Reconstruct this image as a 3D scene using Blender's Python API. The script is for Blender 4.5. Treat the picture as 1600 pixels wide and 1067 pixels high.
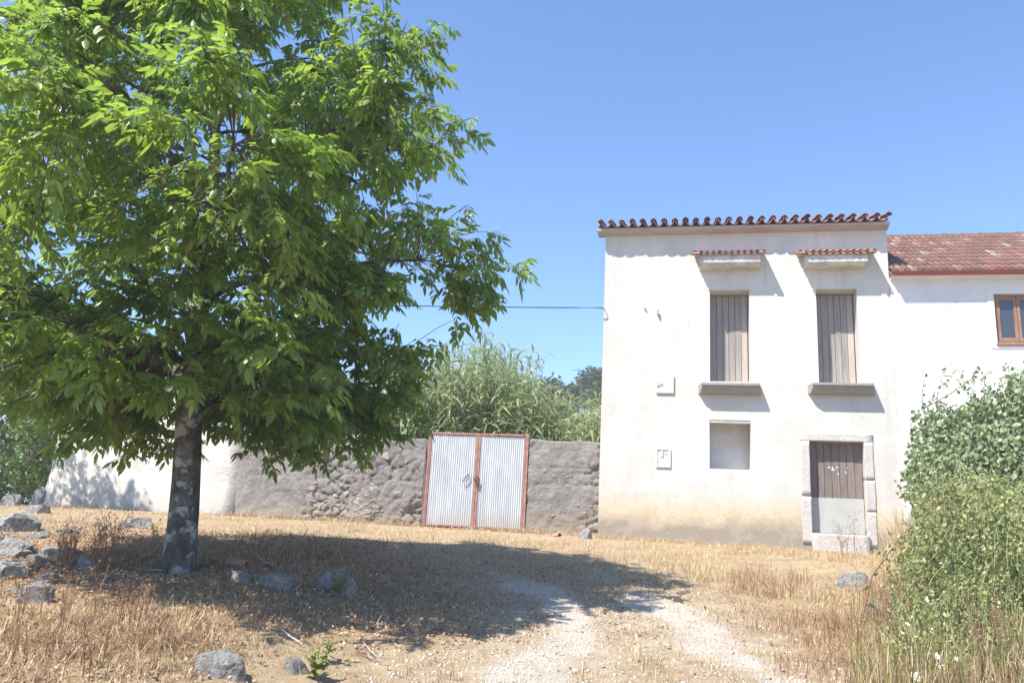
import bpy, math, random
import numpy as np
from mathutils import Vector, Matrix
RAD = math.radians
for o in list(bpy.data.objects): bpy.data.objects.remove(o)
SC = bpy.context.scene
COL = SC.collection
rng = np.random.default_rng(7)
random.seed(7)

# ------------------------------------------------------------------ camera
F = 1290.0; PITCH = RAD(13.75); ROLL = RAD(3.15); CAMZ = -0.30
cp, sp, cr, sr = math.cos(PITCH), math.sin(PITCH), math.cos(ROLL), math.sin(ROLL)
R0 = np.array([1., 0, 0]); U0 = np.array([0, -sp, cp]); FW = np.array([0, cp, sp])
CR = R0*cr + U0*sr; CU = -R0*sr + U0*cr
CAM = np.array([0, 0, CAMZ])
cam = bpy.data.cameras.new('camera'); camo = bpy.data.objects.new('camera', cam); COL.objects.link(camo)
m = Matrix.Identity(4)
for i in range(3):
    m[i][0] = CR[i]; m[i][1] = CU[i]; m[i][2] = -FW[i]; m[i][3] = CAM[i]
camo.matrix_world = m
cam.sensor_width = 36; cam.lens = F/1600*36; cam.clip_end = 3000; cam.clip_start = 0.05
SC.camera = camo
SC.render.resolution_x = 1024; SC.render.resolution_y = 682
# ------------------------------------------------------------------ sky, sun, exposure
SUN_A, SUN_E = 54.0, 55.0          # degrees from behind the camera towards the left; elevation
sund = Vector((-math.sin(RAD(SUN_A))*math.cos(RAD(SUN_E)), -math.cos(RAD(SUN_A))*math.cos(RAD(SUN_E)), math.sin(RAD(SUN_E))))
w = bpy.data.worlds.new('World'); SC.world = w; w.use_nodes = True
nt = w.node_tree; nt.nodes.clear()
sky = nt.nodes.new('ShaderNodeTexSky'); sky.sky_type = 'NISHITA'; sky.sun_disc = False
sky.sun_elevation = RAD(SUN_E); sky.sun_rotation = RAD(180+SUN_A)
sky.air_density = 1.0; sky.dust_density = 0.25; sky.ozone_density = 7.0; sky.altitude = 900
bg = nt.nodes.new('ShaderNodeBackground'); bg.inputs[1].default_value = 0.15
wo = nt.nodes.new('ShaderNodeOutputWorld')
nt.links.new(sky.outputs[0], bg.inputs[0]); nt.links.new(bg.outputs[0], wo.inputs[0])
sl = bpy.data.lights.new('sun', 'SUN'); sl.energy = 5.0; sl.angle = RAD(0.53); sl.color = (1, 0.95, 0.87)
so = bpy.data.objects.new('sun', sl); COL.objects.link(so); so.location = (-20, -10, 30)
so.rotation_euler = (-sund).to_track_quat('-Z', 'Y').to_euler()
SC.view_settings.view_transform = 'Standard'; SC.view_settings.look = 'None'
SC.view_settings.exposure = 1.02; SC.view_settings.gamma = 1.0; SC.view_settings.use_curve_mapping = False

# ------------------------------------------------------------------ numeric helpers
def ray(px, py):
    d = FW + CR*((px-800)/F) - CU*((py-533.5)/F)
    return d/np.linalg.norm(d)
def project(P):
    P = np.asarray(P, float) - CAM
    d = P@FW
    return 800+F*(P@CR)/d, 533.5-F*(P@CU)/d, d
def hsh(i, j, k, s):
    n = (i*374761393 + j*668265263 + k*2147483647 + s*1274126177).astype(np.int64)
    n = (n ^ (n >> 13)) * 1274126177
    n = (n ^ (n >> 16)) & 0x7fffffff
    return n/0x7fffffff
def vn(x, y, z=0.0, s=0):
    x, y, z = np.broadcast_arrays(np.asarray(x, float), np.asarray(y, float), np.asarray(z, float))
    xi, yi, zi = np.floor(x).astype(np.int64), np.floor(y).astype(np.int64), np.floor(z).astype(np.int64)
    fx, fy, fz = x-xi, y-yi, z-zi
    fx, fy, fz = [f*f*(3-2*f) for f in (fx, fy, fz)]
    r = 0
    for a in (0, 1):
        for b in (0, 1):
            for c in (0, 1):
                r = r + hsh(xi+a, yi+b, zi+c, s)*(fx if a else 1-fx)*(fy if b else 1-fy)*(fz if c else 1-fz)
    return r*2-1
def fbm(x, y, z=0.0, o=4, s=0):
    r = 0; a = 1; t = 0
    for k in range(o):
        r = r + a*vn(np.asarray(x)*2**k+k*17.3, np.asarray(y)*2**k-k*9.1, np.asarray(z)*2**k+k*3.7, s+k); t += a; a *= .5
    return r/t
def S(x, a, b):
    t = np.clip((np.asarray(x, float)-a)/(b-a), 0, 1); return t*t*(3-2*t)
def g(x, y):
    x = np.asarray(x, float); y = np.asarray(y, float)
    lin = -1.9 + y*0.1245
    k = .22
    h = -k*np.log(np.exp(-np.clip(lin, -8, 8)/k) + np.exp(-0.0/k))
    h = np.where(lin < -4, lin, h)
    h = np.maximum(h, -6)
    h = h + 0.17*S(-x, 0.9, 2.2)*S(y, 4, 6)*(1-S(y, 10.5, 13.5))
    t = x-(.36*y+.35)
    h = h + .55*S(t, 0, 2.2)*(1-S(y, 10.5, 13.2))*S(y, 2, 5)
    near = (1-S(y, 30, 60))
    h = h + near*(.05*fbm(x*.6, y*.6, 0, 3, 5) + .018*fbm(x*3.1, y*3.1, 0, 3, 9))*(1-.85*S(y, 15.0, 16.0))
    return h
def ghit(px, py):
    d = ray(px, py); t = 2.0; prev = t
    while t < 200:
        p = CAM+d*t
        if p[2] < g(p[0], p[1]):
            a, b = prev, t
            for _ in range(30):
                c = (a+b)/2; p = CAM+d*c
                if p[2] < g(p[0], p[1]): b = c
                else: a = c
            return CAM+d*b
        prev = t; t += .05
    return CAM+d*20
YAW = RAD(12.15); FO = np.array([2.0, 16.5, 0.0])
UA = np.array([math.cos(YAW), -math.sin(YAW), 0]); UN = np.array([-math.sin(YAW), -math.cos(YAW), 0])
def fac(px, py, d=0.0):
    "pixel to (along, height) on the plane parallel to the house front, d metres in front of it"
    r = ray(px, py); O = FO+UN*d
    t = ((O-CAM)@UN)/(r@UN); P = CAM+r*t
    return float((P-O)@UA), float(P[2])
def fworld(a, d, h): return FO+UA*a+UN*d+np.array([0, 0, h])

# ------------------------------------------------------------------ mesh helpers
class MB:
    def __init__(s): s.v = []; s.f = []
    def add(s, V, Fc):
        b = len(s.v); s.v += [tuple(map(float, p)) for p in V]; s.f += [tuple(i+b for i in q) for q in Fc]; return s
    def box(s, x0, x1, y0, y1, z0, z1):
        return s.add([(x0,y0,z0),(x1,y0,z0),(x1,y1,z0),(x0,y1,z0),(x0,y0,z1),(x1,y0,z1),(x1,y1,z1),(x0,y1,z1)],
                     [(0,3,2,1),(4,5,6,7),(0,1,5,4),(1,2,6,5),(2,3,7,6),(3,0,4,7)])
    def bar(s, p, q, wd, ht=None, n=None):
        p = Vector(p); q = Vector(q); d = (q-p).normalized(); n = Vector(n) if n else Vector((0, -1, 0))
        a = d.cross(n).normalized(); b = a.cross(d).normalized(); ht = ht or wd
        V = []
        for c in (p, q):
            for (i, j) in ((-1,-1),(1,-1),(1,1),(-1,1)): V.append(c+a*(i*wd/2)+b*(j*ht/2))
        return s.add(V, [(0,1,2,3),(7,6,5,4),(0,4,5,1),(1,5,6,2),(2,6,7,3),(3,7,4,0)])
    def tube(s, pts, rad, n=6, cap=True):
        pts = [Vector(p) for p in pts]
        if not hasattr(rad, '__len__'): rad = [rad]*len(pts)
        V = []; Fc = []; up = Vector((0.13, 0.37, 0.92)).normalized(); N = len(pts)
        for i, p in enumerate(pts):
            d = (pts[min(i+1, N-1)]-pts[max(i-1, 0)])
            d = d.normalized() if d.length > 1e-9 else Vector((0, 0, 1))
            a = d.cross(up)
            a = a.normalized() if a.length > .05 else d.cross(Vector((1, 0, 0))).normalized()
            b = d.cross(a); up = b if i == 0 else up
            for k in range(n):
                t = 2*math.pi*k/n
                V.append(p+(a*math.cos(t)+b*math.sin(t))*rad[i])
        for i in range(N-1):
            for k in range(n):
                k2 = (k+1) % n
                Fc.append((i*n+k, i*n+k2, (i+1)*n+k2, (i+1)*n+k))
        if cap: Fc += [tuple(range(n)), tuple(range((N-1)*n, N*n))[::-1]]
        return s.add(V, Fc)
    def prof(s, prof, x0, x1, t0=0.0, t1=0.0):
        "profile [(y,z)] swept along x; ends tapered inwards by t*|y|"
        n = len(prof); V = [(x0-t0*y, y, z) for y, z in prof]+[(x1+t1*y, y, z) for y, z in prof]
        Fc = [(i, (i+1) % n, n+(i+1) % n, n+i) for i in range(n)]+[tuple(range(n))[::-1], tuple(range(n, 2*n))]
        return s.add(V, Fc)
    def build(s, name, mat, parent=None, smooth=False, bevel=0, loc=None):
        me = bpy.data.meshes.new(name); me.from_pydata(s.v, [], s.f); me.update()
        return mobj(name, me, mat, parent, smooth, bevel, loc)
def mobj(name, me, mat, parent=None, smooth=False, bevel=0, loc=None):
    o = bpy.data.objects.new(name, me); COL.objects.link(o)
    if mat and not me.materials: me.materials.append(mat)
    if smooth: me.polygons.foreach_set('use_smooth', [True]*len(me.polygons))
    if parent: o.parent = parent
    if loc is not None: o.location = loc
    if bevel:
        b = o.modifiers.new('bevel', 'BEVEL'); b.width = bevel; b.segments = 2; b.limit_method = 'ANGLE'
    return o
def npmesh(name, V, Fc):
    "V (n,3) float, Fc (m,3) or (m,4) int"
    me = bpy.data.meshes.new(name); V = np.ascontiguousarray(V, np.float32); Fc = np.ascontiguousarray(Fc, np.int32)
    k = Fc.shape[1]
    me.vertices.add(len(V)); me.vertices.foreach_set('co', V.ravel())
    me.loops.add(Fc.size); me.loops.foreach_set('vertex_index', Fc.ravel())
    me.polygons.add(len(Fc)); me.polygons.foreach_set('loop_start', np.arange(0, Fc.size, k, dtype=np.int32))
    me.update(calc_edges=True); me.validate(); return me
def tag(o, label=None, cat=None, group=None, kind=None):
    if label: o['label'] = label
    if cat: o['category'] = cat
    if group: o['group'] = group
    if kind: o['kind'] = kind
    return o
def thing(name, label, cat, loc=(0, 0, 0), rz=0.0, group=None):
    o = bpy.data.objects.new(name, None); COL.objects.link(o); o.empty_display_size = .1
    o.location = tuple(map(float, loc)); o.rotation_euler = (0, 0, rz)
    return tag(o, label, cat, group, 'thing')
def grid_mesh(xs, ys, fn):
    X, Y = np.meshgrid(xs, ys); V = fn(X, Y).reshape(-1, 3)
    nx, ny = len(xs), len(ys); i = np.arange(nx*ny).reshape(ny, nx)
    Fc = np.stack([i[:-1, :-1], i[:-1, 1:], i[1:, 1:], i[1:, :-1]], -1).reshape(-1, 4)
    return V, Fc

# ------------------------------------------------------------------ materials
class N:
    def __init__(s, name):
        s.m = bpy.data.materials.new(name); s.m.use_nodes = True; s.t = s.m.node_tree; s.t.nodes.clear()
        s.out = s.n('ShaderNodeOutputMaterial'); s.b = s.n('ShaderNodeBsdfPrincipled'); s.l(s.b.outputs[0], s.out.inputs[0])
        s.tc = s.n('ShaderNodeTexCoord')
    def n(s, k, **kw):
        x = s.t.nodes.new(k)
        for a, v in kw.items(): setattr(x, a, v)
        return x
    def l(s, a, b): s.t.links.new(a, b)
    def put(s, sock, v):
        if hasattr(v, 'links') or isinstance(v, bpy.types.NodeSocket): s.l(v, sock)
        else: sock.default_value = v if not (isinstance(v, tuple) and len(v) == 3 and sock.type == 'RGBA') else (*v, 1)
    def noise(s, scale, detail=4, rough=.6, vec=None, dist=0):
        x = s.n('ShaderNodeTexNoise'); x.inputs['Scale'].default_value = scale; x.inputs['Detail'].default_value = detail
        x.inputs['Roughness'].default_value = rough; x.inputs['Distortion'].default_value = dist
        s.l(vec or s.tc.outputs['Object'], x.inputs['Vector']); return x.outputs[0]
    def map(s, sx, sy, sz, vec=None):
        x = s.n('ShaderNodeMapping'); x.inputs['Scale'].default_value = (sx, sy, sz); s.l(vec or s.tc.outputs['Object'], x.inputs[0]); return x.outputs[0]
    def voro(s, scale, vec=None, feat='F1', out=0):
        x = s.n('ShaderNodeTexVoronoi', feature=feat); x.inputs['Scale'].default_value = scale; s.l(vec or s.tc.outputs['Object'], x.inputs['Vector']); return x.outputs[out]
    def ramp(s, f, stops):
        x = s.n('ShaderNodeValToRGB'); e = x.color_ramp.elements
        while len(e) < len(stops): e.new(.5)
        for el, (p, c) in zip(e, stops):
            el.position = p; el.color = (c, c, c, 1) if not isinstance(c, tuple) else (*c, 1)
        s.put(x.inputs[0], f); return x.outputs[0]
    def mix(s, f, a, b, mode='MIX'):
        x = s.n('ShaderNodeMix', data_type='RGBA', blend_type=mode); s.put(x.inputs[0], f); s.put(x.inputs[6], a); s.put(x.inputs[7], b); return x.outputs[2]
    def math(s, op, a, b=0.0):
        x = s.n('ShaderNodeMath', operation=op); s.put(x.inputs[0], a); s.put(x.inputs[1], b); return x.outputs[0]
    def sep(s, i, vec=None):
        x = s.n('ShaderNodeSeparateXYZ'); s.l(vec or s.tc.outputs['Object'], x.inputs[0]); return x.outputs[i]
    def island(s): return s.n('ShaderNodeNewGeometry').outputs['Random Per Island']
    def orand(s): return s.n('ShaderNodeObjectInfo').outputs['Random']
    def bump(s, h, st=.3, d=.02):
        x = s.n('ShaderNodeBump'); x.inputs['Strength'].default_value = st; x.inputs['Distance'].default_value = d
        s.l(h, x.inputs['Height']); s.l(x.outputs[0], s.b.inputs['Normal'])
    def done(s, col, rough=.85, spec=.3, metal=0.0):
        s.put(s.b.inputs['Base Color'], col); s.put(s.b.inputs['Roughness'], rough); s.b.inputs['Specular IOR Level'].default_value = spec
        s.b.inputs['Metallic'].default_value = metal; return s.m

def mat_leaf(name, stops, rough=.4, trans=.45, tcol=(.22, .34, .03), spec=.5):
    a = N(name); c = a.ramp(a.island(), stops)
    a.done(c, rough, spec)
    tr = a.n('ShaderNodeBsdfTranslucent'); a.l(a.mix(.5, c, tcol), tr.inputs[0])
    mx = a.n('ShaderNodeMixShader'); mx.inputs[0].default_value = trans
    a.l(a.b.outputs[0], mx.inputs[1]); a.l(tr.outputs[0], mx.inputs[2]); a.l(mx.outputs[0], a.out.inputs[0])
    return a.m
M = {}
def mk_mats():
    # house plaster
    a = N('house_plaster'); z = a.sep(2); x = a.sep(0)
    big = a.noise(.9, 5, .6); mid = a.noise(3.5, 5, .65); fine = a.noise(60, 3, .6)
    c = a.mix(a.ramp(big, [(.46, 0.0), (.54, .6)]), (.58, .56, .515), (.50, .48, .44))
    c = a.mix(a.ramp(mid, [(.585, 0.0), (.61, .38)]), c, (.45, .43, .395))
    streak = a.noise(2.2, 4, .6, a.map(1.6, 1, .16))
    c = a.mix(a.math('MULTIPLY', a.ramp(streak, [(.55, 0.0), (.66, .3)]), a.ramp(z, [(.2, 0.0), (1.0, 1.0)])), c, (.43, .415, .385))
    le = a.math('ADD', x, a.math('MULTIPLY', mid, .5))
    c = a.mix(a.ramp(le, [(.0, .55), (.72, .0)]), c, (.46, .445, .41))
    zz = a.math('ADD', z, a.math('MULTIPLY', a.math('SUBTRACT', a.noise(1.6, 5, .65), .5), .75))
    c = a.mix(a.ramp(zz, [(.45, .85), (.88, .0)]), c, (.58, .45, .30))
    c = a.mix(a.ramp(zz, [(.16, .9), (.46, .0)]), c, (.27, .235, .19))
    c = a.mix(a.math('MULTIPLY', a.ramp(a.noise(22, 4, .7), [(.56, 0.0), (.66, .8)]), a.ramp(z, [(.3, 1.0), (.75, .0)])), c, (.20, .17, .14))
    ed_ = a.noise(3.4, 7, .75)
    c = a.mix(a.math('MULTIPLY', a.ramp(ed_, [(.53, 0.0), (.545, .5)]), a.ramp(z, [(.35, 1.0), (1.0, 0.0)])), c, (.40, .345, .27))
    run = a.math('MULTIPLY', a.ramp(a.noise(5.0, 4, .6, a.map(2.4, 1, .10)), [(.57, 0.0), (.64, .22)]), a.ramp(a.math('MULTIPLY', z, .2), [(.44, 0.0), (.60, 1.0)]))
    c = a.mix(run, c, (.40, .385, .355))
    a.bump(a.math('ADD', a.math('MULTIPLY', mid, 1.0), a.math('MULTIPLY', fine, .25)), .35, .02)
    M['plaster'] = a.done(c, .92, .15)
    # white wash
    a = N('whitewash'); z = a.sep(2)
    n1 = a.noise(1.2, 5, .6); n2 = a.noise(7, 4, .6)
    c = a.mix(a.ramp(n1, [(.45, 0.0), (.7, 1.0)]), (.70, .695, .685), (.62, .615, .605))
    c = a.mix(a.ramp(n2, [(.62, 0.0), (.72, .5)]), c, (.6, .58, .55))
    a.bump(a.math('ADD', n2, a.math('MULTIPLY', a.noise(40, 3), .3)), .3, .02); M['white'] = a.done(c, .9, .2)
    # old barn plaster, dirty towards the foot
    a = N('barn_plaster'); z = a.sep(2)
    n1 = a.noise(1.5, 6, .65); n2 = a.noise(9, 5, .65)
    c = a.mix(a.ramp(n1, [(.42, 0.0), (.66, 1.0)]), (.70, .67, .62), (.50, .47, .43))
    c = a.mix(a.ramp(a.math('ADD', z, a.math('MULTIPLY', n1, .6)), [(.3, .7), (1.0, 0.0)]), c, (.42, .37, .31))
    rgt = a.math('ADD', a.sep(0), a.math('MULTIPLY', a.math('SUBTRACT', a.noise(2.5, 6, .7), .5), 1.6))
    c = a.mix(a.ramp(a.math('MULTIPLY', a.math('ADD', rgt, 7.0), .5), [(.0, 0.0), (1.0, 0.9)]), c, (.26, .245, .225))
    a.bump(a.math('ADD', n2, a.math('MULTIPLY', a.noise(30, 4, .7), .6)), .7, .04); M['barn'] = a.done(c, .95, .1)
    # rough mortar and rubble
    a = N('rough_mortar'); n1 = a.noise(1.3, 6, .7); n2 = a.noise(6, 6, .7); n3 = a.noise(28, 5, .75); z = a.sep(2)
    c = a.mix(a.ramp(n1, [(.35, 0.0), (.65, 1.0)]), (.20, .185, .175), (.335, .31, .29))
    c = a.mix(a.ramp(n2, [(.5, 0.0), (.7, .7)]), c, (.39, .36, .33))
    c = a.mix(a.ramp(n3, [(.60, 0.0), (.66, .8)]), c, (.62, .59, .55))
    c = a.mix(a.ramp(n3, [(.30, .8), (.40, 0.0)]), c, (.13, .12, .115))
    c = a.mix(a.ramp(a.math('ADD', z, a.math('MULTIPLY', n1, .8)), [(.45, .5), (.85, 0.0)]), c, (.44, .35, .25))
    a.bump(a.math('ADD', n2, a.math('MULTIPLY', n3, .8)), 1.0, .05); M['mortar'] = a.done(c, .95, .1)
    a = N('rubble_stone'); n1 = a.noise(5, 5, .65); r = a.orand()
    c = a.ramp(r, [(0, (.42, .35, .27)), (.4, (.50, .42, .30)), (.7, (.38, .355, .32)), (1, (.54, .50, .44))])
    c = a.mix(a.ramp(n1, [(.4, 0.0), (.7, .6)]), c, (.22, .19, .155)); a.bump(a.noise(22, 5, .7), .8, .03); M['rubble'] = a.done(c, .95, .1)
    # limestone rocks
    a = N('limestone'); n1 = a.noise(2.2, 6, .68); n2 = a.noise(9, 6, .7); n3 = a.noise(34, 4, .7)
    c = a.mix(a.ramp(n1, [(.38, 0.0), (.62, 1.0)]), (.32, .31, .30), (.54, .53, .51))
    c = a.mix(a.ramp(n2, [(.40, .8), (.48, 0.0)]), c, (.15, .145, .14))
    c = a.mix(a.ramp(n3, [(.60, 0.0), (.68, .7)]), c, (.56, .55, .52))
    gz = a.n('ShaderNodeNewGeometry'); up = a.sep(2, gz.outputs['Normal'])
    moss = a.math('MULTIPLY', a.ramp(a.noise(3.1, 4, .6), [(.60, 0.0), (.66, 1.0)]), a.ramp(up, [(.3, 0.0), (.7, 1.0)]))
    c = a.mix(a.math('MULTIPLY', a.ramp(a.noise(1.7, 5, .7), [(.48, 0.0), (.6, .7)]), a.orand()), a.mix(moss, c, (.13, .115, .03)), (.40, .33, .24))
    a.bump(a.math('ADD', n2, a.math('MULTIPLY', n3, .5)), 1.0, .05); M['rock'] = a.done(c, .9, .2)
    # granite round the door
    a = N('granite'); n1 = a.noise(35, 5, .75); n2 = a.noise(4, 4, .6)
    c = a.mix(a.ramp(n1, [(.38, 0.0), (.62, 1.0)]), (.50, .465, .435), (.62, .59, .56)); c = a.mix(a.ramp(n2, [(.5, 0.0), (.7, .5)]), c, (.62, .57, .51))
    a.bump(n1, .9, .03); M['granite'] = a.done(c, .9, .2)
    a = N('cut_stone'); n1 = a.noise(12, 5, .7); c = a.mix(n1, (.20, .19, .175), (.36, .34, .315)); a.bump(n1, .35, .02); M['sillstone'] = a.done(c, .88, .2)
    a = N('soffit_concrete'); n1 = a.noise(5, 5, .7); c = a.mix(a.ramp(n1, [(.35, 0.0), (.65, 1.0)]), (.36, .34, .31), (.58, .56, .52)); a.bump(n1, .3, .02); M['concrete'] = a.done(c, .9, .2)
    a = N('fascia_paint'); n1 = a.noise(3, 5, .7, a.map(.5, 1, 2)); c = a.mix(a.ramp(n1, [(.42, 0.0), (.62, 1.0)]), (.40, .38, .365), (.40, .31, .27)); M['fascia'] = a.done(c, .9, .2)
    # tiles
    def tile(nm, st, lich):
        a = N(nm); n1 = a.noise(9, 5, .7); c = a.ramp(a.orand() if nm == 'clay_tile' else a.island(), st)
        c = a.mix(a.ramp(n1, [(.45, 0.0), (.65, .7)]), c, lich); a.bump(a.noise(40, 3), .3, .01); return a.done(c, .85, .25)
    M['tile'] = tile('clay_tile', [(0, (.25, .11, .095)), (.5, (.32, .155, .135)), (1, (.23, .125, .115))], (.20, .125, .115))
    M['tile2'] = tile('canopy_tile_clay', [(0, (.36, .16, .12)), (.5, (.44, .23, .175)), (1, (.30, .13, .105))], (.42, .29, .23))
    M['oldtile'] = tile('old_roof_tile', [(0, (.12, .062, .05)), (.35, (.18, .08, .06)), (.6, (.15, .09, .075)), (.88, (.23, .105, .07)), (1, (.30, .25, .22))], (.14, .105, .09))
    # wood
    def wood(nm, c1, c2, c3):
        a = N(nm); v = a.map(9, 9, .5); n1 = a.noise(3, 6, .7, v); n2 = a.noise(1.8, 4, .6); r = a.orand()
        c = a.mix(a.ramp(n1, [(.35, 0.0), (.65, 1.0)]), c1, c2); c = a.mix(a.ramp(n2, [(.45, 0.0), (.7, .7)]), c, c3)
        c = a.mix(a.math('MULTIPLY', r, .35), c, (.30, .25, .21)); a.bump(n1, .6, .01); return a.done(c, .85, .2)
    M['shutter'] = wood('grey_weathered_wood', (.22, .20, .19), (.36, .335, .32), (.29, .25, .225))
    M['doorwood'] = wood('door_boards', (.12, .095, .085), (.25, .21, .195), (.20, .15, .135))
    M['palewood'] = wood('pale_raw_wood', (.38, .33, .29), (.50, .44, .40), (.44, .37, .32))
    M['brownwood'] = wood('brown_window_wood', (.17, .075, .045), (.30, .15, .09), (.36, .22, .14))
    a = N('grey_sheet_metal'); n1 = a.noise(4, 5, .6); c = a.mix(n1, (.36, .37, .36), (.46, .46, .44)); M['doorsheet'] = a.done(c, .6, .4)
    a = N('galvanised_sheet'); n1 = a.noise(3, 5, .6, a.map(2, 2, .4)); z = a.sep(2)
    c = a.mix(a.ramp(n1, [(.4, 0.0), (.65, 1.0)]), (.44, .46, .485), (.54, .555, .57)); c = a.mix(a.ramp(a.math('ADD', z, a.math('MULTIPLY', a.noise(14, 4), .5)), [(.35, .55), (.62, 0.0)]), c, (.42, .36, .29))
    M['zinc'] = a.done(c, .5, .5, .15)
    a = N('red_oxide_paint'); n1 = a.noise(12, 5, .7); c = a.mix(a.ramp(n1, [(.4, 0.0), (.62, 1.0)]), (.27, .125, .10), (.38, .21, .17)); c = a.mix(a.ramp(a.noise(26, 3), [(.66, 0.0), (.70, .8)]), c, (.62, .55, .50)); M['redsteel'] = a.done(c, .7, .3)
    a = N('gutter_paint'); n1 = a.noise(4, 4); c = a.mix(n1, (.26, .055, .05), (.34, .09, .08)); M['gutter'] = a.done(c, .6, .4)
    a = N('rusty_iron'); n1 = a.noise(40, 4); c = a.mix(n1, (.06, .045, .04), (.17, .09, .06)); M['iron'] = a.done(c, .8, .3, .3)
    a = N('dark_cable'); M['cable'] = a.done((.02, .02, .022), .6, .3)
    a = N('white_box_paint'); n1 = a.noise(6, 4); c = a.mix(n1, (.76, .75, .72), (.82, .81, .79)); M['box'] = a.done(c, .6, .3)
    a = N('box_hollow_grey'); n1 = a.noise(9, 4); c = a.mix(a.ramp(n1, [(.4, 0.0), (.6, 1.0)]), (.42, .40, .38), (.72, .71, .69)); M['hollow'] = a.done(c, .8, .2)
    a = N('blocked_window_render'); n1 = a.noise(2.5, 5, .6); c = a.mix(a.ramp(n1, [(.4, 0.0), (.65, 1.0)]), (.66, .64, .66), (.54, .51, .47)); a.bump(a.noise(20, 4), .3, .01); M['blocked'] = a.done(c, .9, .2)
    a = N('white_paper'); M['paper'] = a.done((.8, .8, .8), .7, .2)
    a = N('window_glass'); M['glass'] = a.done((.045, .055, .065), .04, .8)
    a = N('hairline_crack'); M['crack'] = a.done((.28, .25, .22), .9, .1)
    # vegetation
    M['leaf'] = mat_leaf('walnut_leaf', [(0, (.07, .135, .022)), (.4, (.115, .20, .034)), (.8, (.17, .26, .05)), (.97, (.25, .31, .07)), (1, (.38, .33, .12))], .42, .5, (.46, .66, .07), .7)
    M['reedleaf'] = mat_leaf('cane_leaf', [(0, (.18, .225, .095)), (.4, (.27, .325, .15)), (.75, (.37, .42, .22)), (1, (.52, .50, .31))], .5, .42, (.32, .40, .14))
    M['ivy'] = mat_leaf('ivy_leaf', [(0, (.15, .20, .10)), (.5, (.22, .28, .145)), (.85, (.30, .36, .19)), (1, (.38, .42, .19))], .45, .3, (.22, .32, .06), .35)
    M['bramble'] = mat_leaf('bramble_leaf', [(0, (.15, .18, .06)), (.5, (.24, .28, .10)), (.8, (.34, .36, .15)), (1, (.50, .44, .27))], .5, .35, (.2, .28, .04))
    M['fartree'] = mat_leaf('far_tree_leaf', [(0, (.035, .06, .025)), (.5, (.055, .085, .032)), (1, (.085, .115, .04))], .6, .3, (.1, .16, .03))
    M['bush'] = mat_leaf('bush_leaf', [(0, (.045, .085, .015)), (.5, (.08, .14, .02)), (1, (.13, .19, .03))], .5, .4, (.2, .32, .03))
    M['straw'] = mat_leaf('dry_grass', [(0, (.30, .20, .11)), (.3, (.46, .34, .19)), (.7, (.60, .47, .28)), (1, (.70, .60, .42))], .75, .25, (.6, .45, .25), .2)
    M['brownweed'] = mat_leaf('brown_dead_weed', [(0, (.17, .095, .06)), (.5, (.32, .185, .11)), (1, (.46, .31, .20))], .85, .15, (.2, .13, .06), .1)
    M['litter'] = mat_leaf('dead_leaf_litter', [(0, (.19, .12, .075)), (.4, (.33, .22, .14)), (.8, (.46, .33, .225)), (1, (.58, .46, .35))], .85, .1, (.2, .13, .07), .15)
    M['greenweed'] = mat_leaf('green_weed', [(0, (.14, .17, .05)), (1, (.32, .33, .12))], .5, .35, (.25, .3, .05))
    a = N('petal'); M['petal'] = a.done((.82, .82, .80), .6, .2)
    a = N('flower_eye'); M['eye'] = a.done((.6, .4, .04), .7, .2)
    a = N('walnut_bark'); n1 = a.noise(3.2, 6, .7); n2 = a.noise(14, 5, .7, a.map(1, 1, .4)); n3 = a.noise(5.5, 4, .6)
    c = a.mix(a.ramp(n2, [(.35, 0.0), (.65, 1.0)]), (.045, .042, .04), (.13, .12, .11)); c = a.mix(a.ramp(n3, [(.54, 0.0), (.60, .75)]), c, (.44, .45, .43)); c = a.mix(a.ramp(n1, [(.50, 0.0), (.66, .7)]), c, (.27, .265, .25))
    a.bump(n2, .9, .03); M['bark'] = a.done(c, .92, .1)
    a = N('twig_bark'); n1 = a.noise(8, 4); c = a.mix(n1, (.075, .06, .05), (.17, .14, .115)); M['twig'] = a.done(c, .9, .1)
    a = N('cane_stem'); c = a.ramp(a.island(), [(0, (.15, .19, .07)), (1, (.26, .28, .12))]); M['cane'] = a.done(c, .7, .2)
    a = N('dry_stick'); n1 = a.noise(12, 4); c = a.mix(n1, (.38, .32, .26), (.58, .52, .46)); M['stick'] = a.done(c, .9, .1)
    a = N('bramble_cane'); c = a.mix(a.noise(5, 3), (.17, .07, .05), (.26, .15, .10)); M['redcane'] = a.done(c, .7, .2)
    a = N('gravel_stone'); c = a.ramp(a.island(), [(0, (.34, .29, .235)), (.5, (.48, .42, .35)), (1, (.60, .55, .48))]); M['pebble'] = a.done(c, .9, .15)
    a = N('terracotta_shard'); c = a.mix(a.noise(9, 4), (.34, .17, .12), (.44, .26, .19)); M['shard'] = a.done(c, .85, .2)
    # ground
    a = N('dry_ground')
    at = a.n('ShaderNodeAttribute', attribute_name='zone'); tr = a.sep(0, at.outputs['Vector']); li = a.sep(1, at.outputs['Vector']); mo = a.sep(2, at.outputs['Vector'])
    n1 = a.noise(.8, 6, .65); n2 = a.noise(5, 6, .7); n3 = a.noise(45, 5, .75); n4 = a.noise(160, 3, .7)
    c = a.mix(a.ramp(n2, [(.35, 0.0), (.65, 1.0)]), (.36, .26, .155), (.54, .42, .27))
    c = a.mix(a.ramp(n1, [(.45, 0.0), (.65, .7)]), c, (.38, .26, .15))
    c = a.mix(a.ramp(n3, [(.56, 0.0), (.68, .8)]), c, (.64, .54, .39))
    l2 = a.ramp(a.math('ADD', li, a.math('MULTIPLY', a.math('SUBTRACT', n2, .5), .9)), [(.35, 0.0), (.7, 1.0)])
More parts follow.
